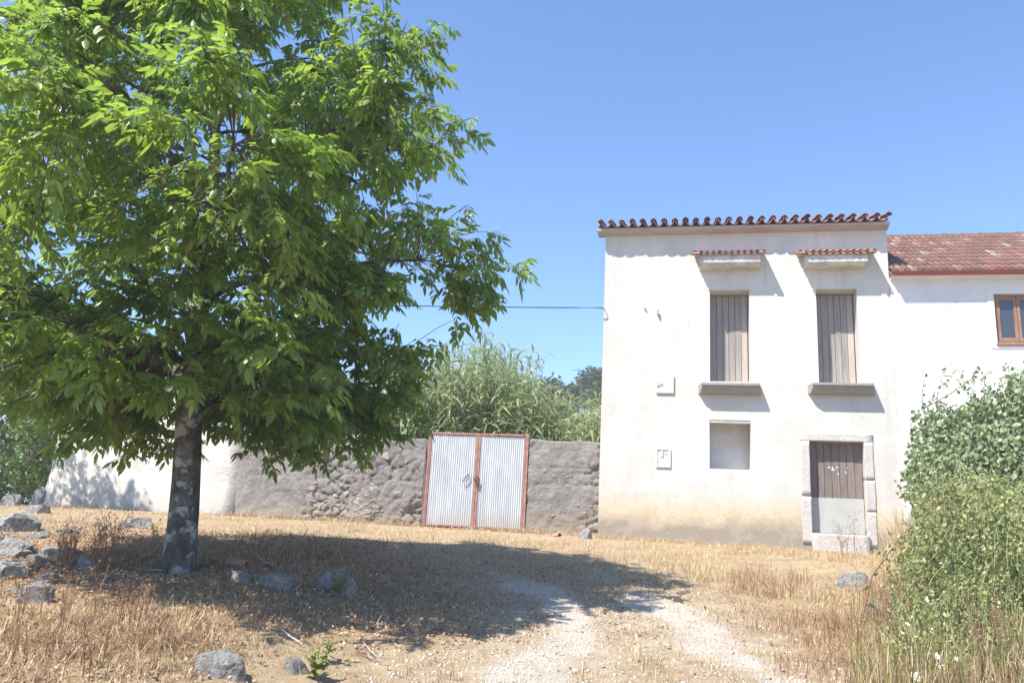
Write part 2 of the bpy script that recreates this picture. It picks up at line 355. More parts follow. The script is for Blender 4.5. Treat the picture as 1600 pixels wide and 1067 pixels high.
    lc = a.mix(a.ramp(n3, [(.38, 0.0), (.62, 1.0)]), (.31, .20, .115), (.60, .41, .245)); c = a.mix(l2, c, lc)
    gc = a.mix(a.ramp(n4, [(.35, 0.0), (.6, 1.0)]), (.50, .44, .36), (.66, .60, .51)); gc = a.mix(a.ramp(n2, [(.5, 0.0), (.72, .8)]), gc, (.46, .37, .26))
    t2 = a.ramp(a.math('ADD', tr, a.math('MULTIPLY', a.math('SUBTRACT', a.noise(3.2, 6, .75), .5), 1.3)), [(.42, 0.0), (.85, 1.0)])
    c = a.mix(t2, c, gc)
    c = a.mix(a.ramp(n3, [(.28, .6), (.4, 0.0)]), c, (.12, .085, .055))
    c = a.mix(mo, c, (.10, .12, .05))
    a.bump(a.math('ADD', a.math('MULTIPLY', n3, 1.0), a.math('MULTIPLY', n4, .6)), .9, .03); M['ground'] = a.done(c, .95, .1)
mk_mats()

# ------------------------------------------------------------------ ground: one sheet out to the horizon
def polyline_dist(P, pts):
    d = np.full(P.shape[:-1], 1e9)
    for a, b in zip(pts[:-1], pts[1:]):
        a = np.array(a); b = np.array(b); ab = b-a
        t = np.clip(((P-a)@ab)/(ab@ab), 0, 1)[..., None]
        d = np.minimum(d, np.linalg.norm(P-(a+t*ab), axis=-1))
    return d
RUT1 = [ghit(*p)[:2] for p in ((840, 1062), (885, 1005), (900, 965), (850, 925), (760, 885), (700, 868))]
RUT2 = [ghit(*p)[:2] for p in ((1210, 1062), (1110, 1000), (1030, 955), (985, 920), (900, 885), (800, 862))]
RUT1 = [np.array([RUT1[0][0]+.1, 2.0])]+RUT1; RUT2 = [np.array([RUT2[0][0]-.2, 2.0])]+RUT2
TREE = ghit(275, 893)
def zones(X, Y):
    P = np.stack([X, Y], -1)
    nz = fbm(X*1.3, Y*1.3, 0, 4, 21)
    d1 = polyline_dist(P, RUT1)+nz*.45; d2 = polyline_dist(P, RUT2)+nz*.45
    fade = 1-.6*S(Y, 8.0, 12.5)
    tr = np.maximum(1-S(d1, .05, .62), 1-S(d2, .05, .58))*fade*.85
    tr = np.maximum(tr, .50*(1-S(np.minimum(d1, d2), .5, 1.35))*fade)
    r = np.hypot((X-TREE[0]-1.3)*.85, (Y-TREE[1]-1.1)*1.15)
    li = (1-S(r, 2.2, 4.6))*.95
    li = np.maximum(li, .30*S(-X, .5, 2)*(1-S(Y, 12, 14)))
    li = li*(1-tr)
    mo = S(Y, 24, 30)
    return tr, li, mo
xs = np.concatenate([-np.geomspace(600, 15, 22), np.arange(-14.5, 14.51, .09), np.geomspace(15, 600, 22)])
ys = np.concatenate([-np.geomspace(500, 2, 14), np.arange(0, 20.01, .09), np.geomspace(20.6, 900, 30)])
V, Fc = grid_mesh(xs, ys, lambda X, Y: np.stack([X, Y, g(X, Y)], -1))
me = npmesh('ground', V, Fc)
tr, li, mo = zones(V[:, 0], V[:, 1])
at = me.attributes.new('zone', 'FLOAT_VECTOR', 'POINT'); at.data.foreach_set('vector', np.stack([tr, li, mo], -1).astype(np.float32).ravel())
ground = mobj('ground', me, M['ground'], smooth=True); tag(ground, kind='structure')

# ------------------------------------------------------------------ walls with openings (local frame: x along, -y outwards, z up)
def wall_mesh(x0, x1, z0, z1, y0, depth, ops, back):
    "front face at y0 with openings [(a0,a1,b0,b1,depth)], reveals, and the box behind"
    m = MB()
    X = sorted({x0, x1, *[o[0] for o in ops], *[o[1] for o in ops]}); Z = sorted({z0, z1, *[o[2] for o in ops], *[o[3] for o in ops]})
    for i in range(len(X)-1):
        for j in range(len(Z)-1):
            cx, cz = (X[i]+X[i+1])/2, (Z[j]+Z[j+1])/2
            if any(o[0] < cx < o[1] and o[2] < cz < o[3] for o in ops): continue
            m.add([(X[i], y0, Z[j]), (X[i+1], y0, Z[j]), (X[i+1], y0, Z[j+1]), (X[i], y0, Z[j+1])], [(0, 1, 2, 3)])
    for a0, a1, b0, b1, d in ops:
        y1 = y0+d
        m.add([(a0,y0,b0),(a0,y1,b0),(a0,y1,b1),(a0,y0,b1)], [(0,1,2,3)]); m.add([(a1,y0,b0),(a1,y1,b0),(a1,y1,b1),(a1,y0,b1)], [(3,2,1,0)])
        m.add([(a0,y0,b1),(a0,y1,b1),(a1,y1,b1),(a1,y0,b1)], [(0,1,2,3)]); m.add([(a0,y0,b0),(a0,y1,b0),(a1,y1,b0),(a1,y0,b0)], [(3,2,1,0)])
        m.add([(a0,y1,b0),(a1,y1,b0),(a1,y1,b1),(a0,y1,b1)], [(0,1,2,3)])
    m.add([(x0,y0,z0),(x0,back,z0),(x0,back,z1),(x0,y0,z1)], [(3,2,1,0)][::-1]); m.add([(x1,y0,z0),(x1,back,z0),(x1,back,z1),(x1,y0,z1)], [(0,1,2,3)])
    m.add([(x0,back,z0),(x1,back,z0),(x1,back,z1),(x0,back,z1)], [(3,2,1,0)]); m.add([(x0,y0,z1),(x1,y0,z1),(x1,back,z1),(x0,back,z1)], [(0,1,2,3)])
    return m
def tile_mesh(name, L, r0, r1, convex, th=.014, n=8):
    "half-round clay tile lying along +y, front end at y=0"
    V = []; Fc = []
    for (y, r) in ((0, r0), (L, r1)):
        for rr in (r, r-th):
            for k in range(n+1):
                t = math.pi*k/n
                V.append((math.cos(t)*rr, y, (math.sin(t) if convex else -math.sin(t))*rr))
    k = n+1
    for i in range(n):
        Fc += [(i, i+1, 2*k+i+1, 2*k+i), (k+i+1, k+i, 3*k+i, 3*k+i+1), (i+1, i, k+i, k+i+1)]
    Fc += [(0, 2*k, 3*k, k), (n, k+n, 3*k+n, 2*k+n)]
    me = bpy.data.meshes.new(name); me.from_pydata([(v[0], v[1], v[2]*(1.0 if convex else 1.22)) for v in V], [], Fc); me.update(); me.polygons.foreach_set('use_smooth', [True]*len(me.polygons)); return me

# ------------------------------------------------------------------ the main house
house = thing('house', 'two storey house with dirty cream plaster walls and a clay tile eave', 'house', FO, -YAW)
XL, XR, ZS = -.127, 5.443, 6.156
W1 = (2.02, 2.795); W2 = (4.075, 4.835); WZ = (3.045, 4.94); LW = (2.005, 2.785, 1.325, 2.275); DR = (3.858, 4.832, .205, 1.925)
SHD, DD = .42, .27
ops = [(W1[0], W1[1], *WZ, SHD), (W2[0], W2[1], *WZ, SHD), (*LW, .62), (*DR, DD)]
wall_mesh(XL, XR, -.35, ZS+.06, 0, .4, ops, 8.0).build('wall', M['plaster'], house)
# flared foot at the left corner
pass
# cornice and roof
roofm = MB()
roofm.prof([(.0, ZS), (-.09, ZS+.006), (-.24, ZS+.035), (-.24, ZS+.085), (.3, ZS+.085)], XL-.16, XR+.02)
roofm.build('cornice', M['fascia'], house)
OV = .33; TP = RAD(16)
xs0 = fac(939, 352, OV)[0]; ntile = 26; PIT = (fac(1389, 341, OV)[0]-xs0)/ntile
# roof sheet behind the first course: real corrugation
xg = np.linspace(xs0-.11, XR+.08, ntile*10+1); yg = np.concatenate([np.arange(.08, 4.4, .18), np.arange(4.4, 8.4, .4)])
def rz(X, Y):
    w_ = .055*np.cos((X-xs0)/PIT*2*math.pi); hgt = np.where(Y < 4.2, (Y+OV)*math.tan(TP), (4.2+OV)*math.tan(TP)-(Y-4.2)*math.tan(TP))
    return np.stack([X, Y, ZS+.185+hgt+w_], -1)
V, Fc = grid_mesh(xg, yg, rz); roof = mobj('roof', npmesh('roof', V, Fc), M['tile'], house, smooth=True)
gm = MB(); gm.box(XL+.002, XR-.002, .3, 8.0, ZS+.062, ZS+.13); gm.add([(XL, .3, ZS+.13), (XL, 8.0, ZS+.13), (XL, 4.2, ZS+1.15)], [(0, 1, 2)]); gm.add([(XR, .3, ZS+.13), (XR, 8.0, ZS+.13), (XR, 4.2, ZS+1.15)], [(0, 1, 2)]); gm.build('gable', M['plaster'], house)
tc = tile_mesh('tile', .5, .066, .056, True); tp_ = tile_mesh('tile', .5, .100, .086, False, .014, 10)
for me_ in (tc, tp_): me_.materials.append(M['tile'])
for i in range(ntile+1):
    x = xs0+i*PIT
    o = mobj('tile', tc, None, roof); o.location = (x+random.uniform(-.006, .006), -OV+random.uniform(-.02, .02), ZS+.182+random.uniform(-.008, .008)); o.rotation_euler = (TP+random.uniform(-.02, .02), 0, random.uniform(-.02, .02))
    if i < ntile:
        o = mobj('tile', tp_, None, roof); o.location = (x+PIT/2, -OV+.005+random.uniform(-.01, .01), ZS+.196); o.rotation_euler = (TP, 0, 0)
# tile canopies over the upper windows
for (pxl, pxr, pyt, pyb, sl_, sr_) in ((1083, 1197, 392, 414, 1093, 1189), (1247, 1370, 391, 413, 1259, 1357)):
    D = .40
    xa, zt = fac(pxl, pyt, D); xb, _ = fac(pxr, pyt, D); ca, zb = fac(sl_, pyb, D-.08); cb, _ = fac(sr_, pyb, D-.08)
    zt -= .03
    can = MB(); can.prof([(0.02, zb-.015), (-(D-.16), zb-.015), (-(D-.08), zb+.045), (-(D-.08), zt-.05), (0.02, zt+.05)], ca, cb)
    can = can.build('canopy', M['concrete'], house, bevel=.012)
    pl = MB(); pl.prof([(0.02, zt-.05+.10), (-(D-.09), zt-.048), (-(D-.09), zt-.02), (.02, zt+.09)], xa+.03, xb-.03); pl.build('tile_bed', M['concrete'], can)
    n_ = 11; p = (xb-xa-.08)/n_
    t1 = tile_mesh('tile', D+.02, p*.33, p*.28, True, .009, 6); t2 = tile_mesh('tile', D+.02, p*.47, p*.42, False, .009, 8)
    for me_ in (t1, t2): me_.materials.append(M['tile2'])
    for i in range(n_+1):
        x = xa+.04+i*p
        o = mobj('tile', t1, None, can); o.location = (x, -D+random.uniform(-.008, .008), zt+.002); o.rotation_euler = (RAD(17), 0, random.uniform(-.02, .02))
        if i < n_:
            o = mobj('tile', t2, None, can); o.location = (x+p/2, -D+.004, zt+.016); o.rotation_euler = (RAD(17), 0, 0)
    # side courses stepping down on both ends
    sd = tile_mesh('tile', .13, .035, .032, True, .009, 6); sd.materials.append(M['tile2'])
    for sx in (0, 1):
        for k in range(4):
            o = mobj('tile', sd, None, can); o.location = ((xa-.005) if sx == 0 else (xb+.005), -D+.02+k*.095, zt-.035+k*.028); o.rotation_euler = (0, 0, RAD(-90 if sx else 90)*-1 if False else (RAD(90) if sx else RAD(-90)))
# moulded window sills
for (pl_, pr_) in ((1091.5, 1191), (1265, 1371)):
    D = .25; a0, z1 = fac(pl_, 597.5, D); a1, _ = fac(pr_, 598, D); z1 = min(z1, WZ[0]+.012)
    z1 = fac((pl_+pr_)/2, 597.8, D)[1]
    s_ = MB(); s_.prof([(.06, z1-.015), (-D, z1), (-D, z1-.05), (-D+.03, z1-.062), (-D+.03, z1-.10), (-D+.055, z1-.115), (-D+.12, z1-.19), (.06, z1-.19)], a0, a1, .25, .25)
    s_.build('window_sill', M['sillstone'], house, bevel=.006)
# plank shutters
for wi, (a, b) in enumerate((W1, W2)):
    sh = MB(); sh.box(a+.005, b-.005, SHD-.045, SHD-.012, WZ[0]+.005, WZ[1]-.005); sh = sh.build('shutter', M['doorwood'], house)
    n_ = 6; e = .0 if wi == 0 else .0; wd = (b-a-.04)/n_
    for k in range(n_):
        y = SHD-.075+random.uniform(-.008, .008)
        q = MB(); q.box(a+.02+k*wd+.004, a+.02+(k+1)*wd-.004, y, y+.03, WZ[0]+.012, WZ[1]-.012-random.uniform(0, .012)); q.build('plank', M['palewood'] if k == n_-1 else M['shutter'], sh, bevel=.003)
    q = MB(); q.box(a+.012, a+.05, SHD-.10, SHD-.07, WZ[0]+.02, WZ[1]-.02); q.build('frame_post', M['shutter'], sh, bevel=.004)
# blocked lower window: panel
q = MB(); q.box(LW[0]+.003, LW[1]-.003, .56, .60, LW[2]+.003, LW[3]-.003); q.build('blocked_panel', M['blocked'], house)
q = MB(); q.prof([(.01, LW[3]-.004), (.01, LW[3]-.05), (.06, LW[3]-.07), (.2, LW[3]-.05), (.2, LW[3]-.004)], LW[0]+.004, LW[1]-.004); q.build('lintel_edge', M['concrete'], house)
# door
dr = MB(); dr.box(DR[0]+.004, DR[1]-.004, DD-.05, DD-.01, DR[2]+.004, DR[3]-.004); door = dr.build('door', M['doorwood'], house); door['label'] = 'grey plank door with a pale metal sheet nailed over its lower half'
n_ = 7; wd = (DR[1]-DR[0]-.02)/n_
for k in range(n_):
    y = DD-.085+random.uniform(-.006, .006)
    q = MB(); q.box(DR[0]+.01+k*wd+.004, DR[0]+.01+(k+1)*wd-.004, y, y+.03, DR[2]+.5, DR[3]-.01); q.build('plank', M['doorwood'], door, bevel=.004)
q = MB()
for i in range(6):
    xa_ = DR[0]+.012+i*(DR[1]-DR[0]-.024)/6; xb_ = DR[0]+.012+(i+1)*(DR[1]-DR[0]-.024)/6
    q.add([(xa_, DD-.10+.004*math.sin(i*2.1), DR[2]+.01), (xb_, DD-.10+.004*math.sin((i+1)*2.1), DR[2]+.01), (xb_, DD-.10, DR[2]+.66), (xa_, DD-.10, DR[2]+.66), (xa_, DD-.085, DR[2]+.66), (xb_, DD-.085, DR[2]+.66)], [(0,1,2,3), (3,2,5,4)])
q.build('metal_sheet', M['doorsheet'], door)
for (px, py, sx, sz) in ((1302, 734, .10, .035), (1301, 732, .03, .11), (1296, 730, .06, .03), (1308, 730, .03, .05), (1322, 738, .02, .06), (1310, 740, .025, .06), (1324, 731, .035, .015)):
    a, z = fac(px, py, -DD+.1)
    q = MB(); n = 7; pts = [(a+math.cos(t)*sx/2*random.uniform(.5, 1), DD-.093, z+math.sin(t)*sz/2*random.uniform(.5, 1)) for t in np.linspace(0, 2*math.pi, n, endpoint=False)]
    q.add(pts+[(p[0], p[1]+.002, p[2]) for p in pts], [tuple(range(n))]+[(i, (i+1) % n, n+(i+1) % n, n+i) for i in range(n)]); q.build('paint_splash', M['paper'], door)
def rough_block(x0, x1, y0, y1, z0, z1, amp, seed, res=.05):
    "box with chipped, wavering faces"
    import bmesh
    bm = bmesh.new(); bmesh.ops.create_cube(bm, size=1)
    for v in bm.verts: v.co = Vector(((x0+x1)/2+v.co.x*(x1-x0), (y0+y1)/2+v.co.y*(y1-y0), (z0+z1)/2+v.co.z*(z1-z0)))
    n = max(2, min(9, int(max(x1-x0, z1-z0)/res)))
    bmesh.ops.subdivide_edges(bm, edges=bm.edges[:], cuts=n, use_grid_fill=True)
    co = np.array([v.co for v in bm.verts]); 
    for k in range(3):
        d = fbm(co[:, 0]*7+seed*3.1, co[:, 1]*7+k*5.7, co[:, 2]*7-seed, 3, 31+k)*amp
        for v, e in zip(bm.verts, d): v.co[k] += e
    me = bpy.data.meshes.new('stone'); bm.to_mesh(me); bm.free(); me.polygons.foreach_set('use_smooth', [True]*len(me.polygons)); return me
sur = MB(); sur.box(DR[0]-.15, DR[1]+.15, -.004, .05, DR[3]+.02, DR[3]+.12); sur = sur.build('door_surround', M['granite'], house)
bl = [(DR[0]-.165, DR[0]+.002, .0, .86), (DR[0]-.16, DR[0]-.004, .87, 1.915), (DR[1]-.002, DR[1]+.16, .0, .62), (DR[1]+.004, DR[1]+.165, .63, 1.20), (DR[1]+.0, DR[1]+.158, 1.21, 1.915)]
for k, (a, b, c, d) in enumerate(bl): mobj('stone', rough_block(a, b, -.014, .24, c, d, .008, k), M['granite'], sur)
mobj('stone', rough_block(DR[0]-.17, DR[1]+.17, -.014, .24, 1.918, 2.06, .010, 9), M['granite'], sur)
mobj('doorstep', rough_block(DR[0]-.01, DR[1]+.01, -.07, .26, -.25, .20, .012, 11), M['granite'], house)
# meter boxes and small fixtures on the wall
a0, z1 = fac(1025.5, 587); a1, z0 = fac(1053, 615)
q = MB(); q.box(a0, a1, -.035, .0, z0, z1); bx = q.build('meter_cover', M['plaster'], house, bevel=.006)
pa = fac(1026.5, 603); pb = fac(1035, 599.5); q = MB(); q.tube([(pa[0], -.05, pa[1]), (pb[0], -.05, pb[1])], .012, 8); q.build('latch', M['hollow'], bx)
a0, z1 = fac(1025, 700); a1, z0 = fac(1047.5, 730)
t_ = .028; q = MB(); q.box(a0, a1, -.03, -.001, z1-t_, z1); q.box(a0, a1, -.03, -.001, z0, z0+t_); q.box(a0, a0+t_, -.03, -.001, z0+t_, z1-t_); q.box(a1-t_, a1, -.03, -.001, z0+t_, z1-t_)
mb = q.build('meter_box', M['box'], house); q = MB(); q.box(a0+t_, a1-t_, -.012, -.002, z0+t_, z1-t_); q.build('recess_panel', M['hollow'], mb)
q = MB(); q.box(a0+.09, a0+.14, -.028, -.013, z1-.17, z1-.04); q.build('terminal', M['concrete'], mb)
a, z = fac(1027, 488); q = MB(); q.tube([(a, .02, z+.02), (a, -.045, z+.02), (a+.012, -.055, z-.06)], [.035, .035, .02], 8); q.build('wall_insulator', M['concrete'], house)
a, z = fac(1008, 484); q = MB(); q.tube([(a-.02, .0, z+.05), (a-.01, -.025, z+.02), (a+.02, -.015, z-.04)], .008, 5); q.tube([(a+.0, .0, z+.03), (a+.03, -.02, z-.03)], .007, 5); q.build('iron_hook', M['iron'], house)
a, z = fac(947, 484); q = MB(); q.tube([(XL+.03, .02, z), (XL+.0, -.10, z), (XL-.06, -.12, z+.01)], .012, 6); q.build('cable_bracket', M['iron'], house)
E2 = fworld(XL-.06, .12, z+.01)
end = CAM+ray(-260, 425)*34
pts = []
for t in np.linspace(0, 1, 40):
    p = E2*(1-t)+end*t; p = p.copy(); p[2] -= 1.3*4*t*(1-t)*.22; pts.append(p)
cb_ = MB(); cb_.tube(pts, .011, 6); cb_ = cb_.build('overhead_cable', M['cable']); tag(cb_, 'thin dark cable strung from the corner of the plastered house', 'cable')

# ------------------------------------------------------------------ the white neighbour
nb = thing('neighbour_house', 'low whitewashed house with mossy old clay roof and red gutter', 'house', fworld(XR, 0, 0), -YAW)
def nfac(px, py, d=0): a, z = fac(px, py, d); return a-XR, z
NW = 5.2
gz = nfac(1500, 427, .22)[1]           # gutter height
wx0, wz1 = nfac(1551, 460, 0); _, wz0 = nfac(1557, 537, 0); wx1 = wx0+.80
wall_mesh(.006, NW, -.4, gz+.05, -.02, .3, [(wx0, wx1, wz0, wz1, .16)], 7.0).build('wall', M['white'], nb)
# raised band round the window
bt = .115; q = MB(); yb = -.034
q.box(wx0-bt, wx1+bt, yb, -.019, wz1, wz1+.10); q.box(wx0-bt, wx1+bt, yb, -.019, wz0-.10, wz0); q.box(wx0-bt, wx0, yb, -.019, wz0, wz1); q.box(wx1, wx1+bt, yb, -.019, wz0, wz1)
q.build('window_surround', M['white'], nb)
q = MB(); fw = .05
q.box(wx0+.002, wx0+fw, .03, .09, wz0+.004, wz1-.004); q.box(wx1-fw, wx1-.002, .03, .09, wz0+.004, wz1-.004); q.box(wx0+fw, wx1-fw, .03, .09, wz1-fw, wz1-.004); q.box(wx0+fw, wx1-fw, .03, .09, wz0+.004, wz0+fw)
win = q.build('window', M['brownwood'], nb)
mid = (wx0+wx1)/2
for a, b in ((wx0+fw, mid), (mid, wx1-fw)):
    q = MB(); s_ = .055; a += .003; b -= .003; z0, z1 = wz0+fw+.003, wz1-fw-.003
    q.box(a, a+s_, .022, .07, z0, z1); q.box(b-s_, b, .022, .07, z0, z1); q.box(a+s_, b-s_, .022, .07, z1-s_, z1); q.box(a+s_, b-s_, .022, .07, z0, z0+s_*1.2)
    q.build('sash', M['brownwood'], win, bevel=.004)
    q = MB(); q.box(a+s_, b-s_, .045, .05, z0+s_*1.2, z1-s_); q.build('pane', M['glass'], win)
q = MB(); q.box(wx0-.02, wx1+.02, -.06, .03, wz0-.045, wz0-.003); q.build('window_sill', M['brownwood'], nb, bevel=.006)
# roof: stepped courses of tiles up to the ridge
RB = 2.9; rzt = nfac(1490, 371, -RB)[1]; ez = gz+.05
sl_ = (rzt-ez)/(RB+.22); rows = 10
VV = []; FF = []; nv = 0
cw = .115; ncol = int(NW/cw)
for r_ in range(rows):
    y0 = -.22+(RB+.22)*r_/rows; y1 = -.22+(RB+.22)*(r_+1.18)/rows
    for c_ in range(-0, ncol):
        x = c_*cw+.06
        jit = random.uniform(-.015, .015); lift = random.uniform(0, .018); n = 6
        V = []
        for (y, up) in ((y0+jit, (.035+lift)), (y1, .0)):
            zz = ez+(y+.22)*sl_
            for k in range(n+1):
                t = math.pi*k/n; rr = .052 if up else .046
                V.append((x-math.cos(t)*rr, y, zz+up+math.sin(t)*.04))
        V += [(x-.052, y0+jit, ez+(y0+.22)*sl_+.0), (x+.052, y0+jit, ez+(y0+.22)*sl_+.0)]
        Fq = [(k, k+1, n+1+k+1, n+1+k) for k in range(n)]+[(0, 2*n+2, 2*n+3, n)+tuple(range(n-1, 0, -1))]
        VV += V; FF += [tuple(i+nv for i in q) for q in Fq]; nv += len(V)
m_ = MB(); m_.v = VV; m_.f = FF; rt = m_.build('roof_tiles', M['oldtile'], nb); tag(rt, kind='stuff')
q = MB(); q.prof([(-.19, ez-.03), (RB, rzt-.03), (RB+3.2, ez-.03), (RB+3.2, ez-.06), (-.19, ez-.06)], .004, NW-.05); q.build('roof', M['oldtile'], nb)
for k in range(14):
    x = .0+k*.38; q = MB(); n = 8; V = []
    for (xx, rr) in ((x, .12), (x+.42, .10)):
        for i in range(n+1): t = math.pi*i/n; V.append((xx, RB-math.cos(t)*rr, rzt-.02+math.sin(t)*rr))
    q.add(V, [(i, i+1, n+2+i, n+1+i) for i in range(n)]); q.build('ridge_tile', M['oldtile'], nb, smooth=True)
q = MB(); n = 8; V = []
for xx in (.03, NW-.1):
    for rr in (.065, .056):
        for i in range(n+1): t = math.pi*i/n; V.append((xx, -.24-math.cos(t)*rr, gz+.03-math.sin(t)*rr))
k = n+1
q.add(V, [(i, i+1, 2*k+i+1, 2*k+i) for i in range(n)]+[(k+i+1, k+i, 3*k+i, 3*k+i+1) for i in range(n)]+[(0, k, 3*k, 2*k), (n, 2*k+n, 3*k+n, k+n)]); q.build('gutter', M['gutter'], nb, smooth=True)
q = MB(); q.prof([(-.02, gz-.06), (-.05, gz-.06), (-.16, gz+.0), (-.16, gz+.03), (-.02, gz+.03)], .01, NW-.06); q.build('eave_cove', M['white'], nb)
def crack(pts):
    P = [nfac(*p) for p in pts]; q = MB()
    for (a, b), (c, d) in zip(P[:-1], P[1:]):
        for s in range(3):
            t0, t1 = s/3, (s+1)/3
            A = (a+(c-a)*t0, -.021, b+(d-b)*t0+random.uniform(-.012, .012)); B_ = (a+(c-a)*t1, -.021, b+(d-b)*t1+random.uniform(-.012, .012)); q.bar(A, B_, random.uniform(.004, .009), .004)
    q.build('wall_crack', M['crack'], nb)
crack([(1497, 472), (1470, 488), (1453, 499)]); crack([(1507, 530), (1521, 560), (1530, 590)])

# ------------------------------------------------------------------ gate
GD = -.38
gTL, gTR, gBL, gBR = fac(670, 676, GD), fac(827, 678, GD), fac(661, 822, GD), fac(820, 829, GD)
ga0, ga1 = (gTL[0]+gBL[0])/2, (gTR[0]+gBR[0])/2; gzt = (gTL[1]+gTR[1])/2; gzb = (gBL[1]+gBR[1])/2
gr = fworld(ga0, GD, gzb); gate = thing('metal_gate', 'double leaf corrugated metal gate in a rust red steel frame', 'gate', gr, -YAW)
GW = ga1-ga0; GH = gzt-gzb
for nm, (x0, x1, z0, z1) in dict(post_l=(0, .04, 0, GH), post_r=(GW-.055, GW, 0, GH), top=(.04, GW-.055, GH-.04, GH)).items():
    q = MB(); q.box(x0, x1, -.03, .03, z0, z1); q.build('gate_rail' if nm == 'top' else 'gate_post', M['redsteel'], gate, bevel=.004)
gm_ = GW*.505
for a, b in ((.043, gm_-.003), (gm_+.003, GW-.058)):
    la, lb = (.025, .045) if a < .1 else (.045, .025)
    x0 = a+la+.001; x1 = b-lb-.001; nr = 21; n = nr*8+1
    xs_ = np.linspace(x0, x1, n); zs_ = np.array([.047, GH*.25, GH*.5, GH*.75, GH-.052])
    V, Fc = grid_mesh(xs_, zs_, lambda X, Z: np.stack([X, -.006+.008*np.cos((X-x0)/(x1-x0)*nr*2*math.pi)+.006*fbm(X*2.5, Z*2.5, 0, 2, 51), Z], -1))
    leaf = mobj('gate_leaf', npmesh('gate_leaf', V, Fc), M['zinc'], gate, smooth=True)
    for (u0, u1) in ((a, a+la), (b-lb, b)):
        q = MB(); q.box(u0, u1, -.024, .018, .02, GH-.05); q.build('stile', M['redsteel'], leaf, bevel=.003)
    q = MB(); q.box(a+la, b-lb, -.022, .016, .02, .045); q.build('bottom_rail', M['redsteel'], leaf)
def gl(px, py): a, z = fac(px, py, GD); return a-ga0, z-gzb
hz = gl(729, 748)
q = MB(); q.tube([(hz[0]-.06, -.03, hz[1]-.06), (hz[0]-.06, -.075, hz[1]-.05), (hz[0]+.0, -.08, hz[1]+.02), (hz[0]+.05, -.075, hz[1]+.09), (hz[0]+.05, -.03, hz[1]+.08), ], .010, 6); q.tube([(hz[0]+.05, -.05, hz[1]+.08), (hz[0]+.05, -.06, hz[1]-.0), (hz[0], -.06, hz[1]-.05)], .008, 6); q.build('pull_handle', M['iron'], gate)
lx = gl(746, 749)
for i in range(7):
    q = MB(); t = i/6; c = (lx[0]-.07+.12*t, -.045-.012*(i % 2), lx[1]+.03-.10*t*t); q.tube([(c[0]+.018*math.cos(s), c[1]+.01*math.sin(2*s), c[2]+.018*math.sin(s)) for s in np.linspace(0, 2*math.pi, 9)], .006, 5, False); q.build('chain_link', M['redsteel'], gate)
q = MB(); q.box(lx[0]-.01, lx[0]+.05, -.07, -.04, lx[1]-.14, lx[1]-.06); q.box(lx[0]-.03, lx[0]+.04, -.035, -.024, lx[1]-.02, lx[1]+.06); q.build('padlock', M['iron'], gate, bevel=.005)

# ------------------------------------------------------------------ rough boundary walls
def worley(X, Z, s):
    xi, zi = np.floor(X).astype(np.int64), np.floor(Z).astype(np.int64); d1 = np.full(X.shape, 9.); d2 = d1.copy()
    for a in (-1, 0, 1):
        for b in (-1, 0, 1):
            cx, cz = xi+a, zi+b; d = np.hypot(cx+hsh(cx, cz, cx*0, s+1)-X, cz+hsh(cx, cz, cx*0, s+2)-Z)
            d2 = np.where(d < d1, d1, np.minimum(d2, d)); d1 = np.minimum(d1, d)
    return d2-d1
def rough_wall(name, label, a0, a1, d, top, thick, cuts, seed, hole=None):
    root = thing(name, label, 'wall', fworld((a0+a1)/2, d, 0), -YAW)
    L = a1-a0; xs_ = np.arange(-L/2, L/2+.001, .034); zs_ = np.linspace(-.4, top, int((top+.4)/.034))
    def fr(X, Z):
        n = .045*fbm(X*1.7+seed, Z*1.7, 0, 5, seed)+.02*fbm(X*9, Z*9, 1, 3, seed+3)
        e1 = worley(X*3.6+.25*fbm(X*2, Z*2, 0, 3, seed+6), Z*5.2+.3*fbm(X*2, Z*2, 4, 3, seed+7), seed)
        n = n+.075*(1-S(e1, .01, .16))*S(fbm(X*.8, Z*.9, 7, 3, seed+9), -.25, .25)
        crs = np.abs(((Z+.05*fbm(X*1.2, 0*Z, 0, 3, seed+5)) % .36)-.18)   # block courses
        n = n+.018*(1-S(crs, .0, .03))*(vn(X*1.9, np.floor(Z/.36)*7.1, 0, seed+8) > .05)
        zt = Z+np.where(Z > top-.3, (Z-top+.3)/.3*(.07*fbm(X*1.1, 0*X, 0, 4, seed+2)), 0)
        if hole is not None: n = n+.07*S(fbm(X*1.5, Z*1.5, 3, 4, seed+4)+(.35-Z)*1.2, .0, .35)*hole(X)
        return np.stack([X, n, zt], -1)
    V, Fc = grid_mesh(xs_, zs_, fr); nx = len(xs_); m0 = len(V)
    # top, back and ends
    topi = np.arange((len(zs_)-1)*nx, len(zs_)*nx); Vt = V[topi].copy(); Vt[:, 1] = thick; Vt[:, 2] += .03*fbm(Vt[:, 0]*1.7, 5., 0, 3, seed)
    Vb = Vt.copy(); Vb[:, 2] = -.4
    A = np.arange(nx)+m0; Bk = A+nx
    F2 = np.stack([topi[:-1], topi[1:], A[1:], A[:-1]], -1); F3 = np.stack([A[:-1], A[1:], Bk[1:], Bk[:-1]], -1)
    ends = np.array([[0, topi[0], A[0], Bk[0]], [nx-1, Bk[-1], A[-1], topi[-1]]])
    body = mobj('wall_body', npmesh('wall_body', np.concatenate([V, Vt, Vb]), np.concatenate([Fc, F2, F3, ends])), M['mortar'], root, smooth=True)
    return root, fr
a_g0, ztop = ga0-.02, fac(640, 684, GD)[1]
aL = fac(372, 700, GD)[0]
wl, frl = rough_wall('rubble_wall', 'rough grey mortared rubble wall beside the left gate post', aL, a_g0, GD+.02, ztop, .45, None, 3, hole=lambda X: S(X, -.4, .3)*1.0)
